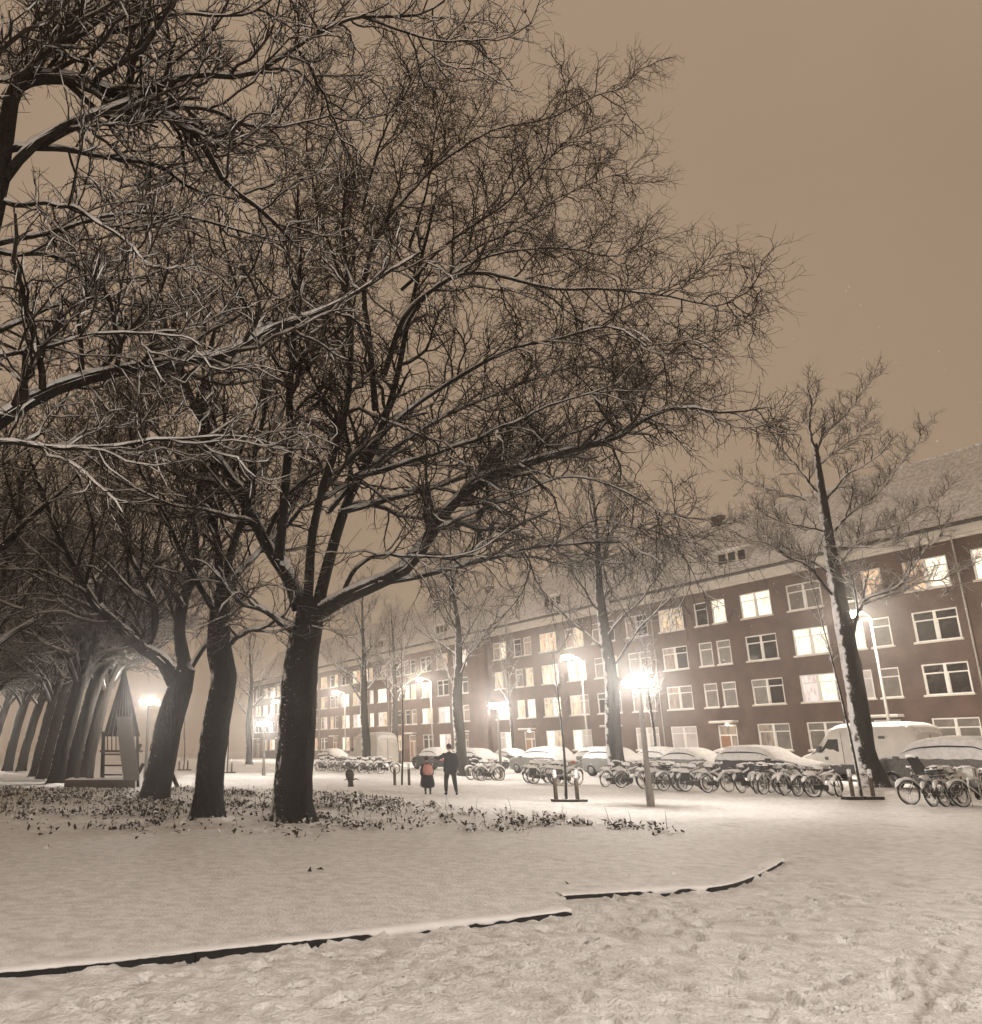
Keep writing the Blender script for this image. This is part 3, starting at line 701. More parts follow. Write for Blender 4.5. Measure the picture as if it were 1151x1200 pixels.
    rf.add([(0, ry, rz1), (L, ry, rz1), (L, depth + 0.3, rz0), (0, depth + 0.3, rz0)], [(0, 1, 2, 3)])
    rf.add([(0, -0.30, rz0), (0, ry, rz1), (0, depth + 0.3, rz0)], [(0, 1, 2)]); rf.add([(L, -0.30, rz0), (L, ry, rz1), (L, depth + 0.3, rz0)], [(2, 1, 0)])
    ro = rf.build('roof', M['snow_roof'], root)
    rd = MB(); 
    for i in range(int(L / 0.35)): rd.box(i * 0.35 + 0.02, i * 0.35 + 0.33, ry - 0.10, ry + 0.10, rz1 - 0.02, rz1 + 0.09 + 0.02 * random.random())
    rd.build('ridge_tiles', M['snow_roof'], ro)
    for s in dormers:
        u = U(s); d = MB(); y0 = 0.55; z0 = 14.35
        d.box(u - 1.3, u + 1.3, y0, y0 + 2.2, z0, z0 + 1.0)
        dm = d.build('dormer', M['stone_band'], ro)
        MB().box(u - 1.45, u + 1.45, y0 - 0.15, y0 + 2.6, z0 + 1.002, z0 + 1.14).build('dormer_roof', M['snow'], dm)
        for c in (-0.85, 0.0, 0.85): MB().box(u + c - 0.3, u + c + 0.3, y0 - 0.012, y0 + 0.05, z0 + 0.15, z0 + 0.85).build('dormer_window', M['glass'], dm)
    for s in chim:
        u = U(s); c = MB().box(u - 0.45, u + 0.45, ry - 0.3, ry + 0.3, rz1 - 0.6, rz1 + 0.5).build('chimney', M[brick], ro)
        MB().box(u - 0.5, u + 0.5, ry - 0.35, ry + 0.35, rz1 + 0.502, rz1 + 0.60).build('chimney_cap', M['snow'], c)
    for s in pipes:
        p = MB().tube([(U(s), -0.09, 0.3), (U(s), -0.09, 12.6), (U(s), -0.25, 13.30)], 0.055, 8); p.build('drainpipe', M['pipe'], root, True)
    return root
m = M; W, C_, Wm, D_, P_, B_ = m['lit_white'], m['lit_cream'], m['lit_warm'], m['lit_dim'], m['lit_pink'], m['lit_blind']; G_, GB = m['glass'], m['glass_blind']
lit = {(0, 3, 'a'): [Wm, W], (-1, 3, 'b'): [W, W], (0, 3, 'n'): [Wm], (0, 3, 'm'): [G_], (0, 3, 'b'): [GB, GB],
       (0, 2, 'a'): [G_, G_], (0, 2, 'b'): [W, W], (0, 2, 'm'): [W], (0, 2, 'n'): [GB], (0, 1, 'a'): [G_, G_], (0, 1, 'b'): [P_, W], (0, 1, 'm'): [B_], (0, 1, 'n'): [GB],
       (0, 0, 'a'): [GB, GB], (0, 0, 'b'): [GB, GB],
       (1, 3, 'a'): [W, W], (1, 3, 'n'): [W], (1, 3, 'm'): [G_], (1, 3, 'b'): [C_, C_], (1, 2, 'a'): [G_, G_], (1, 2, 'b'): [D_, G_], (1, 2, 'n'): [GB], (1, 2, 'm'): [GB],
       (1, 1, 'a'): [GB, G_], (1, 1, 'b'): [D_, GB], (1, 1, 'n'): [GB], (1, 1, 'm'): [GB], (1, 0, 'a'): [D_, GB], (1, 0, 'b'): [B_, B_], (1, 0, 'door'): D_, (1, 0, 'lamp'): 1,
       (2, 3, 'a'): [D_, G_], (2, 2, 'a'): [GB, GB], (2, 2, 'n'): [C_], (2, 2, 'm'): [GB], (2, 1, 'a'): [D_, GB], (2, 0, 'a'): [B_, B_], (2, 3, 'b'): [D_, C_], (2, 2, 'b'): [Wm, W], (2, 1, 'b'): [C_, D_], (2, 0, 'b'): [W, B_], (2, 0, 'lamp'): 1,
       (3, 3, 'a'): [Wm, Wm], (3, 2, 'a'): [Wm, C_], (3, 1, 'a'): [C_, W], (3, 0, 'a'): [W, C_], (3, 3, 'n'): [D_], (3, 2, 'n'): [C_], (3, 1, 'n'): [W], (3, 1, 'm'): [C_], (3, 3, 'b'): [D_, W], (3, 2, 'b'): [C_, D_], (3, 1, 'b'): [W, W], (3, 0, 'b'): [B_, W], (3, 0, 'lamp'): 1}
rr = random.Random(3)
for k in range(4, 12):
    for r_ in range(4):
        for kd in 'anmb':
            if rr.random() < 0.62: lit[(k, r_, kd)] = [rr.choice([W, W, C_, C_, Wm, D_, P_]) for _ in (0, 1)]
building('long four-storey red brick block with snowy roof behind the white van', 5.0, 51.3 + 22.55 * 0 + 23.0, range(-2, 5), lit, pipes=(28.8, 51.35), dormers=(43.7, 20.5, 64.0), chim=(48.0,))
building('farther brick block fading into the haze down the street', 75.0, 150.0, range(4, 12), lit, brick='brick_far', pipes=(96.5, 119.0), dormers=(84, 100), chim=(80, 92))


# ------------------------------------------------------------------ trees
def LPX(pts, Y0, Y1, r0, r1):
    n = len(pts); return ([ypx(x, y, Y0 + (Y1 - Y0) * (i / (n - 1)) ** 1.2) for i, (x, y) in enumerate(pts)], r0, r1)
def walk(r, p, d, L, n=7, up=0.06, jit=0.14):
    P = [np.array(p, float)]; d = norm(np.array(d, float))
    for i in range(n - 1):
        d = norm(d + r.normal(size=3) * jit + np.array([0, 0, up])); P.append(P[-1] + d * L / (n - 1))
    return P
# hero tree in the middle
b = gpx(345, 964, LAWN_H); Yh = b[1]
R1_ = np.random.default_rng(21)
root = tag(empty('plane_tree', b), 'largest bare tree in the centre, thick dark trunk forking low into wide snowy limbs', 'tree', 'bare trees in the park')
hl = [([(352, 712), (339, 675), (313, 642), (281, 579), (250, 527), (224, 465), (208, 420), (190, 360), (185, 300)], 0.22, 0.03, 0, 2),
      ([(326, 656), (333, 569), (339, 480), (341, 428), (345, 360), (352, 290), (350, 220)], 0.14, 0.025, 0, -2),
      ([(372, 714), (388, 650), (407, 592), (428, 545), (454, 480), (472, 415), (484, 350), (496, 290), (512, 240)], 0.16, 0.035, 0, 1),
      ([(360, 706), (364, 640), (372, 590), (392, 530), (408, 470), (412, 410), (408, 340), (402, 270), (408, 200)], 0.13, 0.03, 0, -3),
      ([(362, 724), (396, 704), (443, 684), (480, 663), (511, 621), (532, 592), (563, 565), (624, 541), (685, 524), (728, 511), (754, 493), (800, 478), (850, 485), (895, 478)], 0.215, 0.016, 0, -1.5),
      ([(443, 684), (490, 676), (528, 667), (593, 652), (632, 641), (693, 635), (728, 632), (745, 619), (780, 628), (808, 660)], 0.075, 0.014, -0.3, 2.5),
      ([(400, 702), (415, 668), (440, 651), (467, 649), (500, 652), (545, 650), (600, 620)], 0.06, 0.014, 0, -2),
      ([(511, 621), (560, 600), (610, 580), (660, 560), (720, 570), (780, 600), (830, 610)], 0.055, 0.012, -0.5, 1.5),
      ([(398, 600), (443, 588), (521, 564), (573, 548), (630, 520), (690, 500), (745, 465), (790, 470)], 0.08, 0.014, 0, 3),
      ([(412, 560), (469, 543), (547, 519), (600, 495), (660, 470), (720, 455)], 0.08, 0.014, 0, -3),
      ([(440, 480), (432, 400), (425, 330), (450, 260), (481, 224), (524, 186), (581, 152), (648, 138), (706, 109), (735, 103)], 0.09, 0.011, 0, 1),
      ([(450, 440), (470, 380), (495, 348), (543, 320), (605, 329), (668, 340), (725, 339), (782, 346), (849, 358), (878, 325)], 0.08, 0.011, -0.5, -2),
      ([(462, 400), (500, 350), (545, 300), (600, 270), (650, 235), (700, 210), (735, 205)], 0.06, 0.011, 0, 2.5),
      ([(420, 540), (480, 480), (540, 440), (600, 410), (660, 395), (720, 385), (775, 420), (800, 400)], 0.07, 0.011, 0, -3.5),
      ([(385, 600), (440, 540), (520, 490), (600, 455), (680, 430), (760, 440), (850, 475)], 0.07, 0.012, 0, 4),
      ([(470, 340), (530, 280), (590, 240), (640, 190), (665, 165)], 0.05, 0.011, 0.5, -2.5),
      ([(500, 345), (570, 300), (640, 290), (710, 300), (760, 290)], 0.05, 0.011, -0.6, 3),
      ([(300, 615), (260, 600), (200, 590), (140, 560), (80, 520)], 0.06, 0.014, 0.3, -3),
      ([(262, 548), (210, 520), (150, 480), (100, 420)], 0.05, 0.014, 1, 4),
      ([(341, 450), (300, 380), (270, 310), (250, 230)], 0.05, 0.014, -1, -4),
      ([(436, 420), (400, 330), (370, 240), (360, 160), (370, 90)], 0.06, 0.014, -1.5, 2),
      ([(480, 290), (500, 220), (510, 150), (530, 90)], 0.045, 0.012, 1, 3),
      ([(347, 742), (313, 720), (285, 706), (264, 690), (240, 655)], 0.085, 0.03, 0, -0.5),
      ([(425, 250), (440, 180), (470, 120), (500, 70)], 0.04, 0.012, -2, -3)]
build_tree(root, [ypx(344, 968, Yh), ypx(343, 930, Yh), ypx(346, 880, Yh), ypx(350, 820, Yh), ypx(354, 770, Yh), ypx(362, 730, Yh), ypx(362, 700, Yh)],
           [0.47, 0.44, 0.43, 0.42, 0.40, 0.36, 0.33, 0.20], [LPX(p, Yh + a, Yh + c, r0, r1) for p, r0, r1, a, c in hl], R1_, dens=1.0, sp=(0.27, 0.150, 0.150), l1=2.8, l2=1.3, l3=0.52, flare=0.22, twr=0.0075, jit=(0.26, 0.34, 0.36), big=True, u0=0.24, cap2=False, up=(0.02, 0.0, -0.02), droop=0.05)
# tree beyond the left edge of the picture, its limbs reach in overhead
R2_ = np.random.default_rng(33)
base = np.array([-5.9, 11.6, LAWN_H])
root = tag(empty('plane_tree', base), 'near tree at the left edge whose thick snowy limbs reach in overhead', 'tree', 'bare trees in the park')
tl = [([(-70, 545), (0, 492), (70, 455), (165, 430), (255, 415), (300, 395), (350, 370), (400, 350), (450, 322), (490, 290)], 0.13, 0.025, 11.4, 14),
      ([(-70, 540), (0, 522), (50, 524), (110, 526), (180, 520), (240, 514), (300, 517), (340, 525)], 0.05, 0.013, 11.2, 12.6),
      ([(-30, 330), (0, 215), (10, 150), (20, 105), (45, 93), (90, 96), (130, 110), (165, 122), (200, 140), (235, 165), (262, 215), (300, 245), (345, 285)], 0.17, 0.025, 11.2, 12.2),
      ([(5, 210), (40, 172), (100, 140), (150, 122), (190, 100), (230, 90), (285, 88), (330, 65), (365, 45), (400, 28), (425, 20), (490, 20), (520, 2)], 0.085, 0.02, 11.2, 12.8),
      ([(10, 175), (60, 172), (120, 182), (170, 190), (205, 205), (240, 226), (285, 235)], 0.06, 0.014, 11.3, 13.5),
      ([(-5, 232), (60, 240), (100, 252), (150, 290), (190, 320)], 0.045, 0.012, 11.2, 10.6),
      ([(150, 115), (152, 80), (168, 40), (178, 0), (180, -60)], 0.05, 0.014, 11.6, 11.0),
      ([(190, 100), (200, 60), (195, 10), (205, -60)], 0.045, 0.014, 12, 13),
      ([(425, 20), (500, 45), (545, 50), (575, 46), (604, 34)], 0.025, 0.008, 12.6, 13),
      ([(-30, 400), (40, 370), (110, 350), (180, 360), (250, 340)], 0.045, 0.012, 11.2, 14),
      ([(-30, 300), (60, 300), (140, 330), (220, 300)], 0.045, 0.012, 11.2, 14.5),
      ([(20, 105), (40, 50), (70, 0), (90, -80)], 0.06, 0.015, 11.2, 13),
      ([(350, 60), (380, 110), (400, 160), (430, 190)], 0.03, 0.01, 12.4, 13.4), ([(-10, 190), (50, 60), (120, -10), (160, -80)], 0.05, 0.012, 11.2, 12.5), ([(-20, 290), (80, 262), (190, 250), (300, 275), (360, 300)], 0.045, 0.011, 11.2, 13.5),
      ([(-30, 430), (60, 405), (150, 390), (230, 400)], 0.04, 0.011, 11.4, 10.5), ([(165, 122), (240, 130), (310, 150), (370, 140), (430, 110)], 0.045, 0.011, 11.6, 13.5), ([(90, 96), (130, 40), (220, 20), (300, 10), (350, -20)], 0.045, 0.011, 11.4, 11.0)]
lim = [LPX(p, a, c, r0, r1) for p, r0, r1, a, c in tl]
for k in range(5):
    a = 2.0 + k * 0.75; lim.append((walk(R2_, base + np.array([0.3, -0.2, 6.0 + k * 0.6]), (math.cos(a), math.sin(a), 0.8), 8.0), 0.11, 0.02))
build_tree(root, [base, base + (0.1, -0.05, 2.5), base + (0.3, -0.2, 5), ypx(-60, 440, 11.4), ypx(-30, 320, 11.2), ypx(-5, 230, 11.2)], [0.42, 0.40, 0.38, 0.34, 0.28, 0.22, 0.17], lim, R2_, sp=(0.26, 0.145, 0.15), l1=2.2, l2=0.95, l3=0.40, twr=0.0056, jit=(0.24, 0.32, 0.34))
# dark hanging seed balls of the plane trees
for i, (x, y, Y) in enumerate([(616, 13, 13.0), (545, 33, 13.0), (520, 133, 20.5), (500, 100, 20.5)]):
    p = ypx(x, y, Y) - base; 
    o = MB().lathe([(0.001, -0.028), (0.02, -0.02), (0.028, 0), (0.02, 0.02), (0.004, 0.028), (0.003, 0.16)], 10, tuple(p)).build('seed_ball', M['stump'], root, True)
# two park trees left of the hero
R3_ = np.random.default_rng(41)
b = gpx(242, 963, LAWN_H); Y2 = b[1] + 0.4; b = ypx(242, 962, Y2)
root = tag(empty('plane_tree', b), 'slimmer dark trunk standing just left of the largest tree', 'tree', 'bare trees in the park')
hl = [([(262, 700), (255, 640), (240, 570), (235, 500), (240, 430), (235, 350)], 0.14, 0.02, 0, 2.5), ([(262, 695), (275, 640), (290, 590), (300, 520), (310, 450), (300, 380)], 0.12, 0.02, 0, -1.5),
      ([(258, 722), (235, 690), (215, 650), (190, 600), (160, 540), (150, 480)], 0.10, 0.018, 0, -2), ([(257, 760), (288, 744), (323, 730), (345, 700)], 0.075, 0.02, 0, -0.9),
      ([(262, 690), (300, 650), (340, 600), (370, 540), (400, 480)], 0.08, 0.015, 0, 4), ([(255, 640), (200, 580), (140, 540), (90, 520)], 0.06, 0.014, 0.5, 4),
      ([(240, 570), (180, 500), (120, 440), (60, 400)], 0.06, 0.014, 0.8, -2), ([(300, 520), (350, 450), (380, 380), (390, 300)], 0.05, 0.014, -1, 3)]
build_tree(root, [b, ypx(247, 900, Y2), ypx(255, 840, Y2), ypx(262, 795, Y2), ypx(257, 758, Y2), ypx(258, 715, Y2), ypx(262, 688, Y2)], [0.34, 0.33, 0.32, 0.31, 0.29, 0.25, 0.16],
           [LPX(p, Y2 + a, Y2 + c, r0, r1) for p, r0, r1, a, c in hl], R3_, sp=(0.30, 0.175, 0.135), l1=2.6, l2=1.15, l3=0.46, twr=0.0078, flare=0.3, big=True, u0=0.2, cap2=False)
R4_ = np.random.default_rng(43)
b = gpx(184, 939, LAWN_H); Y3 = b[1]
root = tag(empty('plane_tree', b), 'leaning thick trunk behind the lamp at the playground, forked at head of trunk', 'tree', 'bare trees in the park')
hl = [([(210, 808), (190, 775), (165, 755), (125, 722), (100, 690), (75, 640), (50, 580), (30, 520)], 0.29, 0.03, 0, -2), ([(220, 790), (212, 750), (216, 710), (228, 660), (232, 600), (240, 540), (250, 470)], 0.27, 0.03, 0, 1),
      ([(222, 785), (240, 757), (252, 735), (266, 700), (290, 650), (310, 590)], 0.11, 0.02, 0, 2.5), ([(170, 760), (180, 720), (172, 690), (150, 650), (140, 580), (130, 500)], 0.17, 0.02, -0.3, -3),
      ([(125, 722), (80, 700), (30, 670), (-30, 640)], 0.07, 0.015, -0.6, 1), ([(216, 710), (170, 650), (110, 600), (60, 560)], 0.07, 0.015, 0, 4),
      ([(228, 660), (270, 600), (310, 540), (330, 470)], 0.07, 0.015, 0.4, 5), ([(100, 690), (110, 620), (90, 550), (100, 470)], 0.07, 0.015, -1, -4),
      ([(232, 600), (190, 520), (170, 440), (180, 370)], 0.06, 0.015, 0.5, -1)]
build_tree(root, [ypx(180, 942, Y3), ypx(188, 900, Y3), ypx(198, 850, Y3), ypx(209, 812, Y3), ypx(218, 783, Y3)], [0.46, 0.43, 0.42, 0.42, 0.40, 0.30],
           [LPX(p, Y3 + a, Y3 + c, r0, r1) for p, r0, r1, a, c in hl], R4_, sp=(0.34, 0.20, 0.155), l1=3.0, l2=1.3, l3=0.5, twr=0.0095, flare=0.3, big=True, u0=0.2, cap2=False)
# the receding row of leaning trees on the left: two forms, copied
def row_tree(seed, lean, fork, label, loc):
    r = np.random.default_rng(seed); root = tag(empty('plane_tree', loc), label, 'tree', 'leaning row of trees on the left'); z = np.zeros(3)
    top = np.array([lean, 0, fork]); lm = []
    n = 8
    for k in range(n):
        a = 2 * PI * k / n + r.random() * 0.6; e = 0.9 + 0.7 * r.random()
        lm.append((walk(r, top * (0.80 + 0.2 * r.random()), (math.cos(a), math.sin(a), e), 8.5 + 2 * r.random(), 7, 0.05, 0.16), 0.16 if k % 2 else 0.11, 0.02))
    for k in range(3):
        a = r.random() * 6.28; lm.append((walk(r, top * (0.9 + 0.1 * r.random()), (0.35 * math.cos(a), 0.35 * math.sin(a), 1), 11, 8, 0.05, 0.12), 0.17, 0.025))
    build_tree(root, [z, (lean * 0.2, 0, fork * 0.3), (lean * 0.55, 0.05, fork * 0.65), top, top + (0.1, 0, 0.4)], [0.37, 0.345, 0.33, 0.32, 0.28, 0.20], lm, r, bark='bark_windward', origin=z, sp=(0.46, 0.26, 0.20), l1=2.9, l2=1.3, l3=0.55, twr=0.0115, flare=0.22)
    return root
rows = [((99, 917), 0.0, 'trunk with snow-edged left side just left of the play tower'), ((82, 919), 2.6, 'trunk half hidden behind the timber beam end, second left of the play tower'), ((65, 920), 0.6, 'broad leaning trunk third left of the play tower'),
        ((51, 915), 3.4, 'narrow-looking trunk squeezed between two broader ones in the left row'), ((41, 912), 1.7, 'leaning trunk right of the low-forked far tree'), ((24, 905), 4.5, 'low-forked far tree with bright snowy left edge'),
        ((8, 905), 5.3, 'outermost far trunk at the left picture edge'), ((-14, 900), 1.0, 'pale far tree beyond the left picture edge'), ((-40, 912), 3.0, 'tree reaching in from beyond the left picture edge'), ((-75, 930), 0.0, 'second tree outside the left edge, its crown reaching into the picture'), ((-130, 922), 0.0, 'third tree outside the left edge, farther back than the others'), ((-190, 945), 0.0, 'fourth tree outside the left edge, nearest to the viewpoint of that row')]
A_ = B__ = None
for i, ((x, y), rz, lab) in enumerate(rows):
    p = gpx(x, y); p[2] = gz(p[0], p[1])
    if i == 0: A_ = row_tree(51, 1.0, 5.4, lab, p); continue
    if i == 1: B__ = row_tree(57, 1.25, 6.0, lab, p); continue
    o = copy_tree(A_ if i % 2 == 0 else B__); o.location = p; o['label'] = lab
    q = (0.0, 0.1, -0.12, 0.2, -0.25, 0.3)[i % 6]; o.rotation_euler = (0, 0, q); sc = 0.94 + 0.04 * (i % 4); o.scale = (sc, sc * (1 if i % 3 else -1), sc)
# street trees with a straight leader and feathery twigs
def street_tree(seed, H, rad, first, label, loc, group, dens=1.0):
    r = np.random.default_rng(seed); root = tag(empty('street_tree', loc), label, 'tree', group); z = np.zeros(3)
    led = [z] + [np.array([0.12 * math.sin(k * 1.7 + seed), 0.12 * math.cos(k * 1.3 + seed), H * k / 7]) for k in range(1, 8)]
    lm = []; n = 15
    for k in range(n):
        h = first + (H * 0.86 - first) * (k / (n - 1)) ** 0.9; a = k * 2.4 + r.random() * 0.7; q = np.array([np.interp(h, [p[2] for p in led], [p[0] for p in led]), np.interp(h, [p[2] for p in led], [p[1] for p in led]), h])
        e = 0.65 + 0.8 * k / n; lm.append((walk(r, q, (math.cos(a), math.sin(a), e), (5.6 - 3.0 * k / n) * (0.85 + 0.3 * r.random()), 7, 0.07, 0.10), 0.075 - 0.03 * k / n, 0.014))
    build_tree(root, led, [rad, rad * 0.9, rad * 0.82, rad * 0.68, rad * 0.5, rad * 0.32, rad * 0.18, 0.03], lm, r, bark='bark_windward', twig='twig_fine', origin=z, sp=(0.36, 0.18, 0.13), l1=1.7, l2=0.85, l3=0.42, twr=0.0095, flare=0.35, ang=(38, 40, 40), up=(0.08, 0.05, 0.03), dens=dens)
    return root
stl = [((722, 28.9), 'street tree with straight trunk between parked cars, left of the bright lamp', 0.0, 1.0), ((541, 28.9), 'street tree rising right behind the two people', 1.9, 0.97),
       ((428, 28.9), 'street tree in front of the snow-covered camper van', 3.7, 0.94), ((464, 40.6), 'slender street tree behind the parked cars left of the people', 0.9, 1.0), ((292, 29.5), 'far street tree seen left of the largest trunk', 2.8, 0.95),
       ((601, 40.6), 'thin street tree beyond the cars near the second lamp', 4.4, 0.72), ((768, 40.6), 'thin street tree beside the facade right of the bright lamp', 5.2, 0.55)]
ST0 = None
for i, ((x, t), lab, rz, sc) in enumerate(stl):
    X, Y = xt(x, t); loc = (X, Y, gz(X, Y) - 0.02)
    if i == 0: ST0 = street_tree(61, 16.0, 0.40, 5.4, lab, loc, 'street trees'); continue
    o = copy_tree(ST0); o.location = loc; o.rotation_euler = (0, 0, rz); o['label'] = lab; o.scale = (sc * (0.5 if i >= 5 else 1), sc * (0.5 if i >= 5 else 1), sc) if i >= 5 else (sc, sc, sc)
# the tree on the right, in front of the van
R5_ = np.random.default_rng(71)
X, Y = xt(1021, 31.6); Yr = Y; gr = gz(X, Y); b = np.array([X, Y, gr - 0.03])
root = tag(empty('street_tree', b), 'dark leaning tree on the right in front of the white van', 'tree', 'street trees')
hl = [([(957, 530), (964, 511), (986, 492), (1008, 461), (1028, 432)], 0.07, 0.012, 0, 0.5), ([(955, 525), (948, 498), (950, 472), (946, 447)], 0.06, 0.012, 0, -0.5), ([(961, 580), (941, 556), (919, 528), (897, 503)], 0.06, 0.012, 0, 1),
      ([(969, 585), (983, 567), (1003, 550), (1031, 534), (1047, 511)], 0.06, 0.012, 0, -1), ([(978, 622), (997, 598), (1025, 581), (1047, 556), (1072, 523), (1092, 492)], 0.065, 0.012, 0, 1.5), ([(970, 624), (936, 616), (905, 606), (880, 592)], 0.05, 0.01, 0, -2),
      ([(980, 678), (947, 656), (914, 637), (886, 620), (861, 609)], 0.065, 0.012, 0, 1), ([(985, 705), (953, 670), (928, 654), (905, 640), (880, 633)], 0.07, 0.012, 0, -1.5), ([(1000, 742), (1013, 707), (1050, 688), (1074, 661), (1096, 633), (1114, 606)], 0.08, 0.012, 0, -1),
      ([(1004, 722), (1000, 690), (995, 667), (983, 649)], 0.05, 0.012, -0.2, -1), ([(1012, 708), (1060, 690), (1110, 675), (1150, 655)], 0.045, 0.01, -0.2, 1), ([(984, 660), (1010, 630), (1050, 615), (1090, 590), (1120, 565)], 0.05, 0.01, 0, 2.5),
      ([(965, 600), (930, 580), (890, 570), (860, 560)], 0.045, 0.01, 0, 2.5), ([(972, 640), (1000, 640), (1040, 640), (1085, 610)], 0.045, 0.01, 0, -2.5), ([(958, 545), (985, 525), (1010, 505), (1020, 480)], 0.045, 0.01, 0, 1.8)]
build_tree(root, [b, ypx(1014, 880, Yr), ypx(1003, 810, Yr), ypx(991, 745, Yr), ypx(981, 690, Yr), ypx(972, 640, Yr), ypx(965, 590, Yr), ypx(958, 540, Yr), ypx(956, 520, Yr)], [0.42, 0.36, 0.335, 0.31, 0.28, 0.23, 0.18, 0.115, 0.06],
           [LPX(p, Yr + a, Yr + c, r0, r1) for p, r0, r1, a, c in hl], R5_, bark='bark_windward', twig='twig_fine', sp=(0.21, 0.13, 0.11), l1=1.3, l2=0.72, l3=0.36, twr=0.0078, ang=(36, 38, 40), up=(0.09, 0.05, 0.03))
# young staked trees
def young_tree(px, py, H, label, stakes=True, boards=2, lean=0.0, seed=1):
    r = np.random.default_rng(seed); p = gpx(px, py); p[2] = gz(p[0], p[1]); root = tag(empty('young_tree', p, PHI * 0), label, 'tree', 'young staked trees')
    led = np.array([[lean * q ** 1.2 + 0.05 * math.sin(5 * q), 0.03 * math.cos(4 * q), H * q] for q in np.linspace(0, 1, 12)])
    V, Fq = tubes(led[None], np.linspace(0.055, 0.010, 12)[None], 8); mk('trunk', V, Fq, M['bark_windward'], root)
    P1, R1 = spawn(led[None], np.linspace(0.055, 0.010, 12)[None], r, 0.13, 0.52, 40, 0.85, 7, 0.12, 0.09, 0.4, 0.007, 0.016)
    P2, R2 = spawn(P1, R1, r, 0.16, 0.2, 40, 0.45, 4, 0.15, 0.05, 0.6, 0.006, 0.008)
    V, Fq = join([tubes(P1, R1, 4), tubes(P2, R2, 3)]); tag(mk('crown', V, Fq, M['twig_fine'], root), kind='stuff')
    V, Fq = caps(P1, R1, r, 0.014, 0.004); tag(mk('snow_cover', V, Fq, M['snow'], root), kind='stuff')
    if stakes:
        for sx in (-0.34, 0.34)[: 2]:
            st = MB().tube([(sx, -0.06, -0.05), (sx, -0.06, 0.92)], 0.065, 8).build('stake', M['timber'], root, True)
            MB().lathe([(0.068, 0.92), (0.07, 0.95), (0.035, 0.975), (0.001, 0.985)], 8, (sx, -0.06, 0)).build('stake_snow', M['snow'], st, True)
            if boards == 2: MB().box(sx - 0.30, sx + 0.27, -0.22, 0.14, 0.0, 0.10).build('base_board', M['timber_dark'], root)
        if boards == 1: MB().box(-0.45, 0.62, -0.20, 0.16, 0.0, 0.09).build('base_board', M['timber_dark'], root)
        for sx in (-0.34, 0.34): MB().tube([(sx, -0.06, 0.80), (0.0, 0.0, 0.82)], 0.012, 5).build('strap', M['timber'], root, True)
    return root
young_tree(1011, 937, 8.2, 'young snow-edged tree tied between two stakes at the big right trunk', lean=-0.55, seed=2)
young_tree(664, 940, 4.9, 'young thin tree with two stakes on a dark base board near the bright lamp', boards=1, lean=0.0, seed=3)
young_tree(471, 920, 7.0, 'young thin tree with short stakes left of the person with pink backpack', boards=0, lean=0.25, seed=4)
young_tree(215, 903, 4.0, 'small far young tree with stakes between two dark trunks', boards=1, seed=5)
young_tree(266, 906, 6.0, 'thin far young tree right of the slimmer dark trunk', boards=1, seed=6)

# ------------------------------------------------------------------ lamps
def park_lamp(px, head, Y, label, base=None):
    p = np.array(base if base is not None else ypx(px, 900, Y)); p[2] = gz(p[0], p[1]); z = ypx(head[0], head[1], p[1])[2] - p[2]

    root = tag(empty('park_lamp', p), label, 'lamp', 'mushroom lamps in the park')
    MB().lathe([(0.11, -0.05), (0.11, 0.55), (0.085, 0.62), (0.075, z * 0.6), (0.055, z - 0.16)], 16).build('pole', M['pole_light'], root, True)
    MB().lathe([(0.056, z - 0.17), (0.09, z - 0.14), (0.09, z - 0.10), (0.056, z - 0.09)], 16).build('collar', M['pole_light'], root, True)
    MB().lathe([(0.36, z - 0.13), (0.42, z - 0.08), (0.46, z - 0.01), (0.45, z + 0.05), (0.36, z + 0.10)], 24).build('lamp_head', M['lamp_glow'], root, True)
    MB().lathe([(0.05, z - 0.21), (0.20, z - 0.185), (0.450, z - 0.138), (0.05, z - 0.133)], 24).build('base_plate', M['pole_light'], root, True)
    MB().lathe([(0.37, z + 0.096), (0.36, z + 0.115), (0.28, z + 0.15), (0.14, z + 0.18), (0.001, z + 0.19)], 24).build('lamp_cap', M['snow'], root, True)
    return root
park_lamp(763, (752, 800), 0, 'brightest lamp on a pale pole, right of centre by the bicycles', gpx(763, 945))
park_lamp(588, (586, 827), 0, 'second bright lamp standing among bicycles right of the people', gpx(588, 914))
park_lamp(171, (174, 822), 44.0, 'lamp glowing beside the leaning trunk at the playground')
park_lamp(309, (306, 848), 0, 'lower lamp left of the largest trunk', gpx(309, 909))
park_lamp(-30, (-30, 836), 68.0, 'lamp just past the left picture edge lighting the snow there')
def street_lamp(s, label, t=42.0, z=8.0, xy=None, rz=None, gl='street_glow'):
    x, y = xy if xy else ST(s, t); g0 = gz(x, y); root = tag(empty('street_lamp', (x, y, g0), PHI if rz is None else rz), label, 'lamp', 'tall street lamps'); z -= g0
    MB().lathe([(0.10, -0.05), (0.10, 1.0), (0.075, 1.1), (0.05, z)], 12).build('pole', M['pole_light'], root, True)
    MB().tube([(0, 0, z - 0.05), (0, -0.20, z + 0.12), (0, -0.92, z + 0.22)], 0.03, 8).build('arm', M['pole_light'], root, True)
    MB().box(-0.33, 0.33, -1.50, -0.84, z + 0.20, z + 0.29).build('lamp_housing', M['steel'], root)
    MB().lathe([(0.001, -0.26), (0.13, -0.245), (0.25, -0.18), (0.31, -0.08), (0.31, 0.0)], 16, (0, -1.17, z + 0.198)).build('lamp_head', M[gl], root, True)
    return root
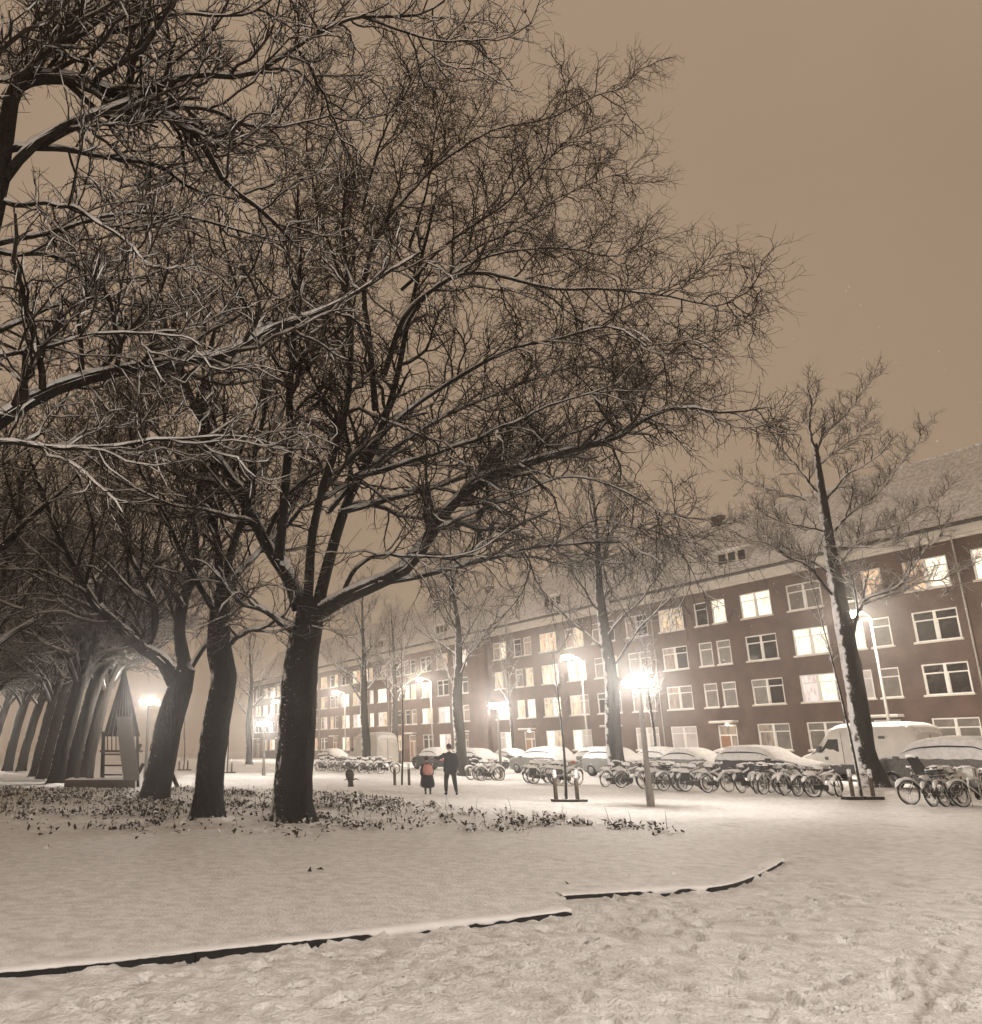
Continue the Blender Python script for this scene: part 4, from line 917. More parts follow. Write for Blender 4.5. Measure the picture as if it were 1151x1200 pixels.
for s, lab in ((28.9, 'street lamp shining beside the dark leaning tree on the right'), (50.9, 'street lamp on tall white pole in mid street, above the staked tree'), (72.9, 'street lamp further down the street above the people'), (93.0, 'distant street lamp above the camper van'), (114.0, 'most distant street lamp, left of the largest trunk')):
    street_lamp(s, lab)
# the lamps that light the near path stand beside and behind the photographer
street_lamp(0, 'street lamp at the path corner, right of the picture', xy=(12.5, 1.0), rz=PI * 0.5, gl='path_glow')
street_lamp(0, 'street lamp on the near path, behind the viewpoint', xy=(-1.5, -8.0), rz=PI, gl='path_glow')

# ------------------------------------------------------------------ vehicles under snow
def loft(secs, closed_ends=True):
    n = len(secs[0]); V = [p for s in secs for p in s]
    Fs = [(i * n + j, i * n + j + 1, (i + 1) * n + j + 1, (i + 1) * n + j) for i in range(len(secs) - 1) for j in range(n - 1)]
    if closed_ends: Fs += [tuple(range(n))[::-1], tuple((len(secs) - 1) * n + j for j in range(n))]
    return V, Fs
CARS = {'hatch': dict(L=4.1, hw=0.86, top=[(-2.05, 0.62), (-2.0, 0.78), (-1.2, 0.93), (-0.95, 1.0), (-0.25, 1.42), (0.4, 1.48), (1.2, 1.44), (1.75, 1.05), (1.98, 0.95), (2.05, 0.6)], cab=(-0.95, 1.75)),
        'estate': dict(L=4.6, hw=0.88, top=[(-2.3, 0.60), (-2.24, 0.78), (-1.35, 0.95), (-1.05, 1.02), (-0.3, 1.44), (0.6, 1.50), (1.7, 1.46), (2.12, 1.1), (2.25, 0.95), (2.3, 0.6)], cab=(-1.05, 2.12)),
        'saloon': dict(L=4.5, hw=0.88, top=[(-2.25, 0.58), (-2.2, 0.76), (-1.3, 0.92), (-1.0, 0.97), (-0.2, 1.38), (0.5, 1.42), (0.95, 1.36), (1.6, 1.05), (2.15, 0.98), (2.25, 0.6)], cab=(-1.0, 1.6)),
        'mpv': dict(L=4.7, hw=0.92, top=[(-2.35, 0.65), (-2.3, 0.86), (-1.6, 1.05), (-1.35, 1.12), (-0.55, 1.66), (0.4, 1.78), (1.6, 1.74), (2.15, 1.25), (2.3, 1.0), (2.35, 0.62)], cab=(-1.35, 2.15))}
def car_section(x, zt, hw, cab, belt, puff=0.0, end=1.0):
    """half-open section from one sill over the top to the other"""
    w = hw * end; bl = min(belt, zt - 0.02)
    rf = 0.76 if zt > belt + 0.1 else 0.90
    half = [(w * 0.94, 0.26), (w, 0.48), (w * 1.0, bl * 0.82), (w * 0.975, bl), (w * (0.975 * 0.5 + rf * 0.5), bl + (zt - bl) * 0.55), (w * rf, zt - 0.06 * (1 if zt > bl + 0.1 else 0.3)), (w * rf * 0.72, zt - 0.005), (0, zt + 0.012)]
    full = [(-a, z) for a, z in half] + [(a, z) for a, z in half[-2::-1]]
    return [(x, yy, z) for yy, z in full]
def profile(spec, n=30):
    xs = np.linspace(-spec['L'] / 2, spec['L'] / 2, n); tx = [p[0] for p in spec['top']]; tz = [p[1] for p in spec['top']]
    return xs, np.interp(xs, tx, tz)
def make_car(kind, paint, label, rr_):
    sp_ = CARS[kind]; hw = sp_['hw']; belt = 0.93 if kind != 'mpv' else 1.05
    root = tag(empty('parked_car'), label, 'car', 'snow-covered cars parked along the street')
    xs, zt = profile(sp_); L = sp_['L']; zt = np.convolve(np.pad(zt, 1, mode='edge'), [0.2, 0.6, 0.2], 'valid')
    endf = 1 - 0.16 * np.clip((np.abs(xs) - L / 2 + 0.35) / 0.35, 0, 1) ** 2
    secs = [car_section(x, z, hw, sp_['cab'], belt, end=e) for x, z, e in zip(xs, zt, endf)]
    V, Fs = loft(secs); body = mk('body', V, Fs, M[paint], root)
    # snow blanket over bonnet, screens, roof and boot, with a ragged lower edge on the sides
    ss = []
    for i, (x, z, e) in enumerate(zip(xs, zt, endf)):
        s = car_section(x * (1.012), z, hw, sp_['cab'], belt, end=e)[3:-3]; c = np.array([x, 0, z * 0.55]); out = []
        for j, p in enumerate(s):
            p = np.array(p); edge = j in (0, len(s) - 1)
            d = p - c; d[0] = 0; d = d / (np.linalg.norm(d) + 1e-9)
            th = (0.012 if edge else (0.035 if p[2] < z - 0.10 else 0.10)) * (0.75 + 0.5 * rr_.random()) * (0.35 if i in (0, len(xs) - 1) else 1)
            q = p + d * th
            if edge: q[2] += 0.05 * (rr_.random() - 0.25)
            out.append(tuple(q))
        ss.append(out)
    V, Fs = loft(ss, False); so = mk('snow_cover', V, Fs, M['snow_obj'], root)
    so.modifiers.new('s', 'SUBSURF').levels = 1; so.modifiers['s'].render_levels = 1
    # dark slits of side glass and the drip line showing through
    for sgn in (-1, 1):
        a, b_ = sp_['cab'][0] + 0.35, sp_['cab'][1] - 0.15; b = MB(); q = np.linspace(a, b_, 14); Vv = []
        for x in q:
            z = np.interp(x, xs, zt); f = (x - a) / (b_ - a); y = sgn * (hw * (0.975 * 0.55 + 0.76 * 0.45) + 0.05); zz = belt + (z - belt) * 0.62
            th = 0.055 * math.sin(PI * min(1, max(0.02, f))) ** 0.5
            Vv += [(x, y + sgn * 0.010, zz - th * 0.5), (x, y - sgn * 0.012, zz + th * 0.5)]
        b.add(Vv, [(2 * i, 2 * i + 2, 2 * i + 3, 2 * i + 1) for i in range(len(q) - 1)]).build('side_window', M['car_glass'], root)
        MB().box(a - 0.18, a - 0.02, sgn * (hw + 0.10) - 0.07, sgn * (hw + 0.10) + 0.07, belt - 0.02, belt + 0.10).build('wing_mirror', M[paint], root)
        for x in (-L / 2 + 0.02, L / 2 - 0.02):
            MB().box(x - 0.05, x + 0.05, sgn * hw * 0.55 - 0.14, sgn * hw * 0.55 + 0.14, 0.62, 0.76).build('headlight' if x < 0 else 'tail_light', M['steel'] if x < 0 else M['red_glass'], root)
        for x in (-L * 0.30, L * 0.29):
            w = MB().lathe([(0.18, -0.11), (0.30, -0.115), (0.325, -0.07), (0.325, 0.07), (0.30, 0.115), (0.18, 0.11)], 20, (0, 0, 0), 'y').build('wheel', M['rubber'], root, True)
            w.location = (x, sgn * (hw - 0.10), 0.325)
            MB().lathe([(0.001, -0.09), (0.19, -0.10), (0.19, 0.10), (0.001, 0.09)], 16, (0, 0, 0), 'y').build('rim', M['rim'], w, True)
    MB().box(-L / 2 + 0.25, L / 2 - 0.25, -hw * 0.9, hw * 0.9, 0.20, 0.262).build('underside', M['dark_metal'], root)
    return root
rc = np.random.default_rng(8)
def put(o, s, t, rz=0.0, dz=0.0):
    x, y = ST(s, t); o.location = (x, y, gz(x, y) + dz); o.rotation_euler = (0, 0, PHI + rz); return o
cars = [('mpv', 'car_grey', 20.9, 33.0, 0.0, 'large snow-covered car at the right edge behind the bicycles'), ('estate', 'car_dark', 28.3, 33.0, PI, 'snow-covered estate car left of the right-hand tree, in front of the van'),
        ('saloon', 'car_grey', 33.2, 33.2, 0.0, 'snow-covered car with swept roof right of the brightest lamp'), ('hatch', 'car_grey', 37.7, 33.0, PI, 'low snow-covered car between the street tree and brightest lamp'),
        ('estate', 'car_grey', 44.3, 33.0, 0.0, 'snowy grey car with bare side panel behind the staked tree'), ('saloon', 'car_dark', 51.0, 33.0, PI, 'dark snowy car behind the second lamp'),
        ('hatch', 'car_dark', 57.2, 33.0, 0, 'dark snow-capped car behind the people'), ('saloon', 'car_dark', 75.5, 33.0, PI, 'far dark snow-capped car left of the people beyond the camper'),
        ('saloon', 'car_grey', 35.8, 39.6, PI, 'snow-white car across the road, roof showing left of the door lamp'), ('hatch', 'car_dark', 42.0, 39.6, 0, 'dark car across the road half hidden by the street tree'), ('estate', 'car_grey', 47.6, 39.6, 0, 'bright-roofed car across the road right of the staked tree'), ('saloon', 'car_grey', 56.6, 39.6, PI, 'white-roofed car across the road between the two lamps'),
        ('hatch', 'car_grey', 64.0, 39.6, 0, 'distant snowy car across the road above the bicycles')]
for kind, paint, s, t, rz, lab in cars: put(make_car(kind, paint, lab, rc), s, t, rz, 0.0)
def make_van(L, H, paint, label, hood=0.95, camper=False):
    root = tag(empty('delivery_van' if not camper else 'camper_van'), label, 'van'); hw = 1.0
    xs = np.array([-L / 2, -L / 2 + 0.05, -L / 2 + hood * 0.6, -L / 2 + hood, -L / 2 + hood + 0.45, -L / 2 + hood + 0.85, -L / 2 + hood + 1.3, 0.0, L / 2 - 0.5, L / 2 - 0.12, L / 2])
    zt = np.array([0.8, 1.0, 1.16, 1.24, 1.85, H - 0.16, H - 0.02, H, H - 0.01, H - 0.10, H - 0.5])
    secs = []
    for x, z in zip(xs, zt):
        e = 0.86 if x < -L / 2 + 0.03 else (0.94 if x < -L / 2 + 0.3 else 1.0); w = hw * e
        rf = 0.90 if z > 1.5 else 0.94
        half = [(w * 0.96, 0.42), (w, 0.60), (w, 0.85), (w, 1.15 if z > 1.2 else z * 0.9), (w * (0.5 + rf * 0.5), 1.15 + (z - 1.15) * 0.5 if z > 1.2 else z * 0.94), (w * rf, z - 0.14 if z > 1.3 else z * 0.97), (w * rf * 0.88, z - 0.02), (0, z + 0.03)]
        secs.append([(x, -a, q) for a, q in half] + [(x, a, q) for a, q in half[-2::-1]])
    V, Fs = loft(secs); mk('body', V, Fs, M[paint], root)
    ss = [[(p[0], p[1] * 1.01, p[2] + (0.09 if 1 <= j <= 3 else 0.012)) for j, p in enumerate(s[5:-5])] for s in secs]
    V, Fs = loft(ss, False); so = mk('snow_cover', V, Fs, M['snow_obj'], root); so.modifiers.new('s', 'SUBSURF').render_levels = 1
    for sgn in (-1, 1):
        y = sgn * (hw + 0.006)
        MB().box(-L / 2 + 0.35, L / 2 - 0.1, min(y, y - sgn * 0.03), max(y, y - sgn * 0.03), 0.38, 0.72).build('lower_trim', M['dark_metal'], root)
        x0 = -L / 2 + hood + 0.36
        if not camper:
            g_ = MB(); g_.add([(x0, y * 0.975, 1.28), (x0 + 0.95, y * 0.985, 1.28), (x0 + 0.95, y * 0.955, 1.86), (x0 + 0.46, y * 0.955, 1.86)], [(0, 1, 2, 3)]).build('side_window', M['car_glass'], root)
            MB().box(x0 + 1.15, x0 + 1.17, y - 0.004, y + 0.004, 0.75, 2.2).build('door_seam', M['dark_metal'], root)
            MB().box(L / 2 - 1.62, L / 2 - 1.36, y - 0.02, y + 0.02, 1.86, 1.98).build('door_handle', M['dark_metal'], root)
            MB().box(x0 + 0.2, x0 + 0.36, y - 0.012, y + 0.012, 0.92, 1.06).build('fuel_cap', M['dark_metal'], root)
        MB().box(x0 - 0.1, x0 + 0.06, y + sgn * 0.02 - 0.11, y + sgn * 0.02 + 0.11, 1.25, 1.55).build('wing_mirror', M['dark_metal'], root)
        if not camper: MB().box(L / 2 - 0.10, L / 2 + 0.012, sgn * 0.80 - 0.09, sgn * 0.80 + 0.19 * (1 if sgn > 0 else 0) + 0.09 * (1 if sgn < 0 else 0), 1.05, 1.50).build('tail_light', M['red_glass'], root)
        for x in (-L / 2 + 0.95, L / 2 - 1.15):
            w = MB().lathe([(0.20, -0.12), (0.33, -0.125), (0.355, -0.08), (0.355, 0.08), (0.33, 0.125), (0.20, 0.12)], 20, (0, 0, 0), 'y').build('wheel', M['rubber'], root, True); w.location = (x, sgn * (hw - 0.11), 0.355)
            MB().lathe([(0.001, -0.09), (0.21, -0.10), (0.21, 0.10), (0.001, 0.09)], 16, (0, 0, 0), 'y').build('rim', M['rim'], w, True)
    MB().box(-L / 2 + 0.2, L / 2 - 0.2, -0.9, 0.9, 0.30, 0.425).build('underside', M['dark_metal'], root)
    MB().box(L / 2 - 0.02, L / 2 + 0.012, -0.02, 0.02, 0.6, H - 0.5).build('rear_door_seam', M['dark_metal'], root)
    return root
put(make_van(5.9, 2.52, 'car_white', 'white delivery van with snow on its roof behind the leaning tree'), 28.5, 39.6, 0.0, 0.0)
put(make_van(6.2, 2.75, 'car_white', 'snow-covered grey camper van far behind the bicycles, left of the people', 1.1, True), 68.5, 33.4, 0.0, 0.0)

# ------------------------------------------------------------------ bicycles
def bike_meshes(paint):
    B = {}; r = 0.335
    B['wheel'] = MB().torus(r, 0.024, n=26, m=6).mesh('wheel', M['rubber'], True)
    s = MB(); s.torus(r - 0.035, 0.012, n=26, m=4)
    for k in range(14):
        a = 2 * PI * k / 14; s.tube([(0, 0.02 * (-1) ** k, 0), ((r - 0.03) * math.cos(a), 0, (r - 0.03) * math.sin(a))], 0.0035, 3, False)
    s.lathe([(0.001, -0.05), (0.03, -0.05), (0.03, 0.05), (0.001, 0.05)], 8, (0, 0, 0), 'y'); B['rim'] = s.mesh('rim', M['rack'], True)
    f = MB(); bb = (-0.08, 0, 0.30); st_ = (-0.27, 0, 0.86); hd = (0.34, 0, 0.88); hb_ = (0.37, 0, 0.68); ra = (-0.55, 0, r)
    f.tube([bb, st_], 0.018, 8); f.tube([bb, hb_], 0.02, 8); f.tube([(-0.22, 0, 0.72), hd], 0.017, 8); f.tube([hb_, (0.33, 0, 0.95)], 0.02, 8)
    for y in (-0.06, 0.06): f.tube([bb, (ra[0], y, ra[2])], 0.011, 6); f.tube([(-0.235, 0, 0.76), (ra[0], y, ra[2])], 0.010, 6)
    B['frame'] = f.mesh('frame', paint, True)
    k = MB()
    for y in (-0.05, 0.05): k.tube([hb_, (0.42, y, 0.52), (0.55, y, r)], 0.013, 6)
    B['fork'] = k.mesh('fork', paint, True)
    h = MB(); h.tube([(0.33, 0, 0.94), (0.32, 0, 1.06)], 0.014, 6); h.tube([(0.12, -0.30, 1.03), (0.24, -0.27, 1.08), (0.35, -0.12, 1.09), (0.37, 0, 1.07), (0.35, 0.12, 1.09), (0.24, 0.27, 1.08), (0.12, 0.30, 1.03)], 0.014, 6)
    B['handlebar'] = h.mesh('handlebar', M['bike_black'], True)
    s = MB(); s.tube([(-0.42, 0, 0.935), (-0.36, 0, 0.94), (-0.27, 0, 0.94), (-0.17, 0, 0.935), (-0.11, 0, 0.925)], [0.06, 0.10, 0.08, 0.035, 0.02], 10); s.V = [(x, y, 0.93 + (z - 0.93) * 0.45) for x, y, z in s.V]
    s.tube([st_, (-0.28, 0, 0.92)], 0.014, 6); B['saddle'] = s.mesh('saddle', M['bike_black'], True)
    B['mudguard'] = MB().torus(r + 0.05, 0.03, (-0.55, 0, r), math.radians(20), math.radians(175), 14, 4, 1.0).mesh('mudguard', M['bike_black'], True); B['front_mudguard'] = MB().torus(r + 0.05, 0.03, (0.55, 0, r), math.radians(20), math.radians(165), 14, 4, 1.0).mesh('front_mudguard', M['bike_black'], True)
    c = MB(); c.box(-0.86, -0.40, -0.07, 0.07, 0.735, 0.755); c.tube([(-0.80, 0.06, 0.74), (-0.56, 0.07, r)], 0.008, 5); c.tube([(-0.80, -0.06, 0.74), (-0.56, -0.07, r)], 0.008, 5); B['carrier'] = c.mesh('carrier', M['bike_black'])
    g_ = MB(); g_.box(-0.56, 0.02, -0.075, -0.045, 0.25, 0.40); g_.lathe([(0.001, -0.005), (0.11, -0.005), (0.11, 0.005), (0.001, 0.005)], 14, (-0.08, -0.06, 0.30), 'y'); B['chain_guard'] = g_.mesh('chain_guard', M['bike_black'])
    p = MB(); p.tube([(-0.08, 0.07, 0.30), (0.06, 0.075, 0.20)], 0.011, 5); p.box(0.02, 0.11, 0.075, 0.16, 0.185, 0.21); B['pedal'] = p.mesh('pedal', M['bike_black']); p = MB(); p.tube([(-0.08, -0.07, 0.30), (-0.22, -0.08, 0.40)], 0.011, 5); p.box(-0.27, -0.18, -0.16, -0.075, 0.395, 0.42); B['pedal_b'] = p.mesh('pedal', M['bike_black'])
    # snow lying along the tubes, saddle, carrier, mudguards and tyres
    P = []; PF = []; rn = np.random.default_rng(4)
    def cap(pts, rad, h=0.03, dst=None):
        rad *= 1.35; h *= 1.4
        q = np.array(pts, float); q = np.array([q[0] + (q[-1] - q[0]) * a for a in np.linspace(0, 1, 6)]) if len(q) == 2 else q
        (P if dst is None else dst).append(caps(q[None], np.full((1, len(q)), rad), rn, h, 0.012))
    cap([(-0.22, 0, 0.72), hd], 0.022); cap([bb, hb_], 0.024); cap([(0.12, -0.30, 1.03), (0.24, -0.27, 1.08), (0.35, -0.12, 1.09), (0.37, 0, 1.07), (0.35, 0.12, 1.09), (0.24, 0.27, 1.08), (0.12, 0.30, 1.03)], 0.018, 0.03, PF)
    for cx_ in (0.55, -0.55): cap([(cx_ + (r + 0.055) * math.cos(a), 0, r + (r + 0.055) * math.sin(a)) for a in np.linspace(0.5, 2.7, 12)], 0.034, 0.045, PF if cx_ > 0 else None)
    cap([(-0.42, 0, 0.94), (-0.36, 0, 0.945), (-0.27, 0, 0.945), (-0.17, 0, 0.94), (-0.11, 0, 0.93)], 0.075, 0.05); cap([(-0.87, 0, 0.745), (-0.40, 0, 0.745)], 0.065, 0.05)
    for cx_ in (0.55, -0.55): cap([(cx_ + (r - 0.03) * math.cos(a), 0, r + (r - 0.03) * math.sin(a)) for a in np.linspace(3.6, 5.8, 10)], 0.022, 0.03, PF if cx_ > 0 else None)
    V, Fq = join(P); me = MB(); me.add(V.tolist(), Fq.tolist()); B['snow_cover'] = me.mesh('snow_cover', M['snow'], True)
    V, Fq = join(PF); me = MB(); me.add(V.tolist(), Fq.tolist()); B['front_snow'] = me.mesh('front_snow', M['snow'], True)
    return B
BK = [bike_meshes(M[k]) for k in ('bike_black', 'bike_grey', 'bike_red')]
CRATE = MB()
for z in (0.0, 0.08, 0.16, 0.24): CRATE.box(-0.2, 0.2, -0.15, -0.135, z, z + 0.05); CRATE.box(-0.2, 0.2, 0.135, 0.15, z, z + 0.05); CRATE.box(-0.2, -0.185, -0.135, 0.135, z, z + 0.05); CRATE.box(0.185, 0.2, -0.135, 0.135, z, z + 0.05)
CRATE.box(-0.19, 0.19, -0.134, 0.134, 0.0, 0.02); CRATE = CRATE.mesh('crate', M['bike_black'])
CSNOW = MB().lathe([(0.22, 0.0), (0.20, 0.07), (0.11, 0.12), (0.001, 0.14)], 12).mesh('crate_snow', M['snow'], True)
BAG = MB().box(-0.17, 0.17, -0.17, -0.08, -0.30, 0.02).box(-0.17, 0.17, 0.08, 0.17, -0.30, 0.02).mesh('pannier', M['bike_black'])
def bicycle(loc, rz, label, group, var=0, steer=0.0, crate=False, bag=False, tilt=0.0):
    B = BK[var]; root = tag(empty('bicycle', loc, rz), label, 'bicycle', group); root.rotation_euler = (tilt, 0, rz)
    for cx_ in (0.55, -0.55):
        w = ob('wheel', B['wheel'], root); w.location = (cx_, 0, 0.335); q = ob('rim', B['rim'], w)
        if cx_ > 0: w.location = (0.36 + 0.19 * math.cos(steer), 0.19 * math.sin(steer), 0.335); w.rotation_euler = (0, 0, steer)
    for nm in ('frame', 'fork', 'handlebar', 'saddle', 'mudguard', 'front_mudguard', 'carrier', 'chain_guard', 'pedal', 'pedal_b', 'snow_cover', 'front_snow'):
        q = ob(nm.replace('_b', ''), B[nm], root)
        if nm in ('fork', 'handlebar', 'front_mudguard', 'front_snow'): q.location = (0.36 - 0.36 * math.cos(steer), -0.36 * math.sin(steer), 0); q.rotation_euler = (0, 0, steer)
    if crate:
        c = ob('crate', CRATE, root); c.location = (0.52, 0, 0.82); q = ob('crate_snow', CSNOW, c); q.location = (0, 0, 0.22)
    if bag: c = ob('pannier', BAG, root); c.location = (-0.63, 0, 0.73)
    return root
rb = random.Random(12)
ORD = ['first', 'second', 'third', 'fourth', 'fifth', 'sixth', 'seventh', 'eighth', 'ninth', 'tenth', 'eleventh', 'twelfth']
clusters = [(15.0, 18.5, 27.6, 7, 'in the right-edge row before the large snowy car', 'bicycles at the right edge'), (22.2, 25.9, 29.0, 8, 'in the row just left of the staked right-hand tree', 'bicycles left of the right tree'),
            (26.4, 30.6, 27.9, 7, 'in the row just right of the brightest lamp', 'bicycles right of the brightest lamp'), (34.3, 38.0, 27.5, 6, 'in the row between the staked tree and street tree', 'bicycles behind the staked tree'),
            (40.2, 42.8, 27.4, 4, 'in the small row around the second lamp', 'bicycles at the second lamp'), (54.5, 66.5, 27.8, 12, 'in the far row left of the people', 'far bicycles below the camper van'), (31.2, 33.0, 28.2, 2, 'in the small group at the street tree foot', 'bicycles at the street tree')]
for s0, s1, t0, n, where, grp in clusters:
    for i in range(n):                                   # left to right in the picture = far to near
        s = s1 - (s1 - s0) * (i + rb.uniform(-0.1, 0.9)) / n; t = t0 + rb.uniform(-0.45, 0.4)
        x, y = ST(s, t); rz = TH + (0 if rb.random() < 0.5 else PI) + rb.uniform(-0.4, 0.4)
        bicycle((x, y, gz(x, y)), rz, f'{ORD[i]} snowy bicycle from the left {where}', grp, rb.choice([0, 0, 1, 2]), crate=rb.random() < 0.25, bag=rb.random() < 0.3, tilt=rb.uniform(-0.16, 0.16), steer=rb.uniform(-0.7, 0.7))
# the child seat and the pale box carried on bikes at the right edge
p = ypx(1083, 906, 26.8)
cs = tag(empty('child_seat', p, TH), 'dark tilted child seat on a bicycle at the right edge', 'child seat')
MB().add([(-0.16, -0.17, 0), (0.16, -0.17, 0), (0.16, 0.17, 0), (-0.16, 0.17, 0), (-0.46, -0.15, 0.46), (-0.40, -0.15, 0.50), (-0.40, 0.15, 0.50), (-0.46, 0.15, 0.46), (-0.16, -0.17, -0.06), (0.16, -0.17, -0.06), (0.16, 0.17, -0.06), (-0.16, 0.17, -0.06), (-0.05, -0.17, 0.04), (-0.05, 0.17, 0.04)],
         [(12, 1, 2, 13), (0, 12, 5, 4), (3, 7, 6, 13), (12, 13, 6, 5), (0, 4, 7, 3), (4, 5, 6, 7), (8, 11, 10, 9), (0, 8, 9, 1, 12), (1, 9, 10, 2), (2, 10, 11, 3, 13), (0, 3, 11, 8)]).build('seat_shell', M['bike_black'], cs)
MB().tube([(-0.47, -0.14, 0.48), (-0.45, 0, 0.51), (-0.47, 0.14, 0.48)], 0.04, 8).build('snow_cover', M['snow'], cs, True)
MB().tube([(0, 0, -0.06), (0.02, 0, -0.22)], 0.02, 6).build('bracket', M['bike_black'], cs, True)
p = ypx(1134, 907, 26.2)
bx_ = tag(empty('box', p, TH + 0.2), 'pale box strapped on a bicycle at the right edge', 'box')
MB().box(-0.17, 0.17, -0.2, 0.2, -0.16, 0.16).build('body', M['white_wood'], bx_); MB().lathe([(0.22, 0.162), (0.19, 0.20), (0.001, 0.22)], 10).build('snow_cover', M['snow'], bx_, True); MB().box(-0.02, 0.02, -0.21, 0.21, -0.17, 0.17).build('strap', M['rubber'], bx_)
# bike stands: bent tubes
for i, (s, t, lab) in enumerate([(24.6, 28.6, 'pale bent bike stand in the row left of the right-hand tree'), (26.1, 28.4, 'pale bike stand at the left end of that bicycle row'), (23.0, 28.8, 'pale bike stand nearest the staked right-hand tree'), (28.4, 27.7, 'bike stand amid bicycles right of the brightest lamp'), (16.6, 27.2, 'bike stand amid bicycles at the right edge'), (36.2, 27.3, 'bike stand amid bicycles behind the staked tree')]):
    x, y = ST(s, t); o = tag(empty('bike_stand', (x, y, gz(x, y)), TH + 0.25 * (-1) ** i), lab, 'bike stand', 'bike stands')
    tp = [(-0.40, 0, -0.05), (-0.40, 0, 0.68), (-0.34, 0, 0.78), (0.34, 0, 0.78), (0.40, 0, 0.68), (0.40, 0, -0.05)]
    MB().tube(tp, 0.03, 8).build('hoop', M['rack'], o, True)
    V, Fq = caps(crs(tp[1:5], 12)[None], np.full((1, 12), 0.032), np.random.default_rng(i), 0.04, 0.02); mk('snow_cover', V, Fq, M['snow'], o)

# ------------------------------------------------------------------ people
def skin_mesh(name, pts, edges, mat, parent, sub=2):
    me = bpy.data.meshes.new(name); me.from_pydata([p[0] for p in pts], edges, []); me.update()
    tmp = bpy.data.objects.new('tmp', me); COL.objects.link(tmp); tmp.modifiers.new('k', 'SKIN')
    for i, p in enumerate(pts):
        r_ = p[1]; me.skin_vertices[0].data[i].radius = r_ if isinstance(r_, tuple) else (r_, r_)
    me.skin_vertices[0].data[0].use_root = True
    q = tmp.modifiers.new('s', 'SUBSURF'); q.levels = sub; q.render_levels = sub
    dg = bpy.context.evaluated_depsgraph_get(); res = bpy.data.meshes.new_from_object(tmp.evaluated_get(dg))
    bpy.data.objects.remove(tmp); res.materials.clear(); res.materials.append(mat); res.polygons.foreach_set('use_smooth', [True] * len(res.polygons))
    return ob(name, res, parent)
def head_mesh(parent, c, yaw, s=1.0, hair=True, name='head', cap=None):
    """head with nose, ears and eyes; faces +y before yaw"""
    h = MB(); n, m_ = 14, 20; V = []
    for i in range(n + 1):
        ph = PI * i / n; z = math.cos(ph); rr2 = math.sin(ph)
        for j in range(m_):
            a = 2 * PI * j / m_; x, y = rr2 * math.cos(a), rr2 * math.sin(a)
            w = 0.074 * (1 - 0.18 * max(0, -z)); l = 0.094; p = [x * w, y * l, z * 0.118]
            if y > 0.9 * rr2 and -0.35 < z < 0.12: p[1] += 0.022 * (1 - abs(z + 0.15) / 0.3)
            V.append(p)
    h.add(V, [(i * m_ + j, i * m_ + (j + 1) % m_, (i + 1) * m_ + (j + 1) % m_, (i + 1) * m_ + j) for i in range(n) for j in range(m_)])
    for sx in (-1, 1): h.lathe([(0.001, -0.012), (0.024, -0.006), (0.028, 0.006), (0.001, 0.014)], 8, (sx * 0.074, -0.005, -0.01))
    o = h.build(name, M['skin'], parent, True); o.location = c; o.rotation_euler = (0, 0, yaw); o.scale = (s, s, s)
    for sx in (-1, 1): MB().lathe([(0.001, -0.008), (0.009, 0), (0.001, 0.008)], 8, (sx * 0.030, 0.083, 0.012)).build('eye', M['boot'], o, True)
    MB().box(-0.024, 0.024, 0.075, 0.086, -0.064, -0.056).build('mouth', M['pink'], o)
    hr = MB(); V = []; n2 = 10
    for i in range(n2 + 1):
        ph = (PI * 0.62) * i / n2
        for j in range(m_):
            a = 2 * PI * j / m_; y = math.sin(ph) * math.sin(a); k = 1.0 if y < 0.35 else max(0.35, 1 - 0.9 * (y - 0.35)); ph2 = ph * k
            V.append((math.sin(ph2) * math.cos(a) * 0.086, math.sin(ph2) * math.sin(a) * 0.104 - 0.008, math.cos(ph2) * 0.132 + 0.004))
    hr.add(V, [(i * m_ + j, i * m_ + (j + 1) % m_, (i + 1) * m_ + (j + 1) % m_, (i + 1) * m_ + j) for i in range(n2) for j in range(m_)])
    hr.build('hair' if cap is None else cap, M['hair'] if cap is None else M['coat_black'], o, True)
    return o
def hand(parent, wrist, tip, s=1.0, name='hand'):
    w = Vector(wrist); d = (Vector(tip) - w).normalized(); u = Vector((0, 0, 1)) if abs(d.z) < 0.8 else Vector((0, 1, 0)); sd = d.cross(u).normalized(); u = sd.cross(d)
    root_ = skin_mesh(name, [(w, 0.026 * s), (w + d * 0.05 * s, (0.038 * s, 0.018 * s)), (w + d * 0.095 * s, (0.040 * s, 0.016 * s))], [(0, 1), (1, 2)], M['skin'], parent, 1)
    for k, (off, L) in enumerate([(-0.030, 0.065), (-0.010, 0.078), (0.010, 0.072), (0.030, 0.055)]):
        p0 = w + d * 0.088 * s + sd * off * s; p1 = p0 + d * L * 0.5 * s - u * 0.008 * s; p2 = p0 + d * L * 0.85 * s - u * 0.03 * s
        skin_mesh('finger', [(p0, 0.0095 * s), (p1, 0.009 * s), (p2, 0.007 * s)], [(0, 1), (1, 2)], M['skin'], root_, 1)
    p0 = w + d * 0.035 * s + sd * 0.032 * s; skin_mesh('thumb', [(p0, 0.011 * s), (p0 + d * 0.03 * s + sd * 0.022 * s, 0.010 * s), (p0 + d * 0.055 * s + sd * 0.026 * s - u * 0.01 * s, 0.008 * s)], [(0, 1), (1, 2)], M['skin'], root_, 1)
    return root_
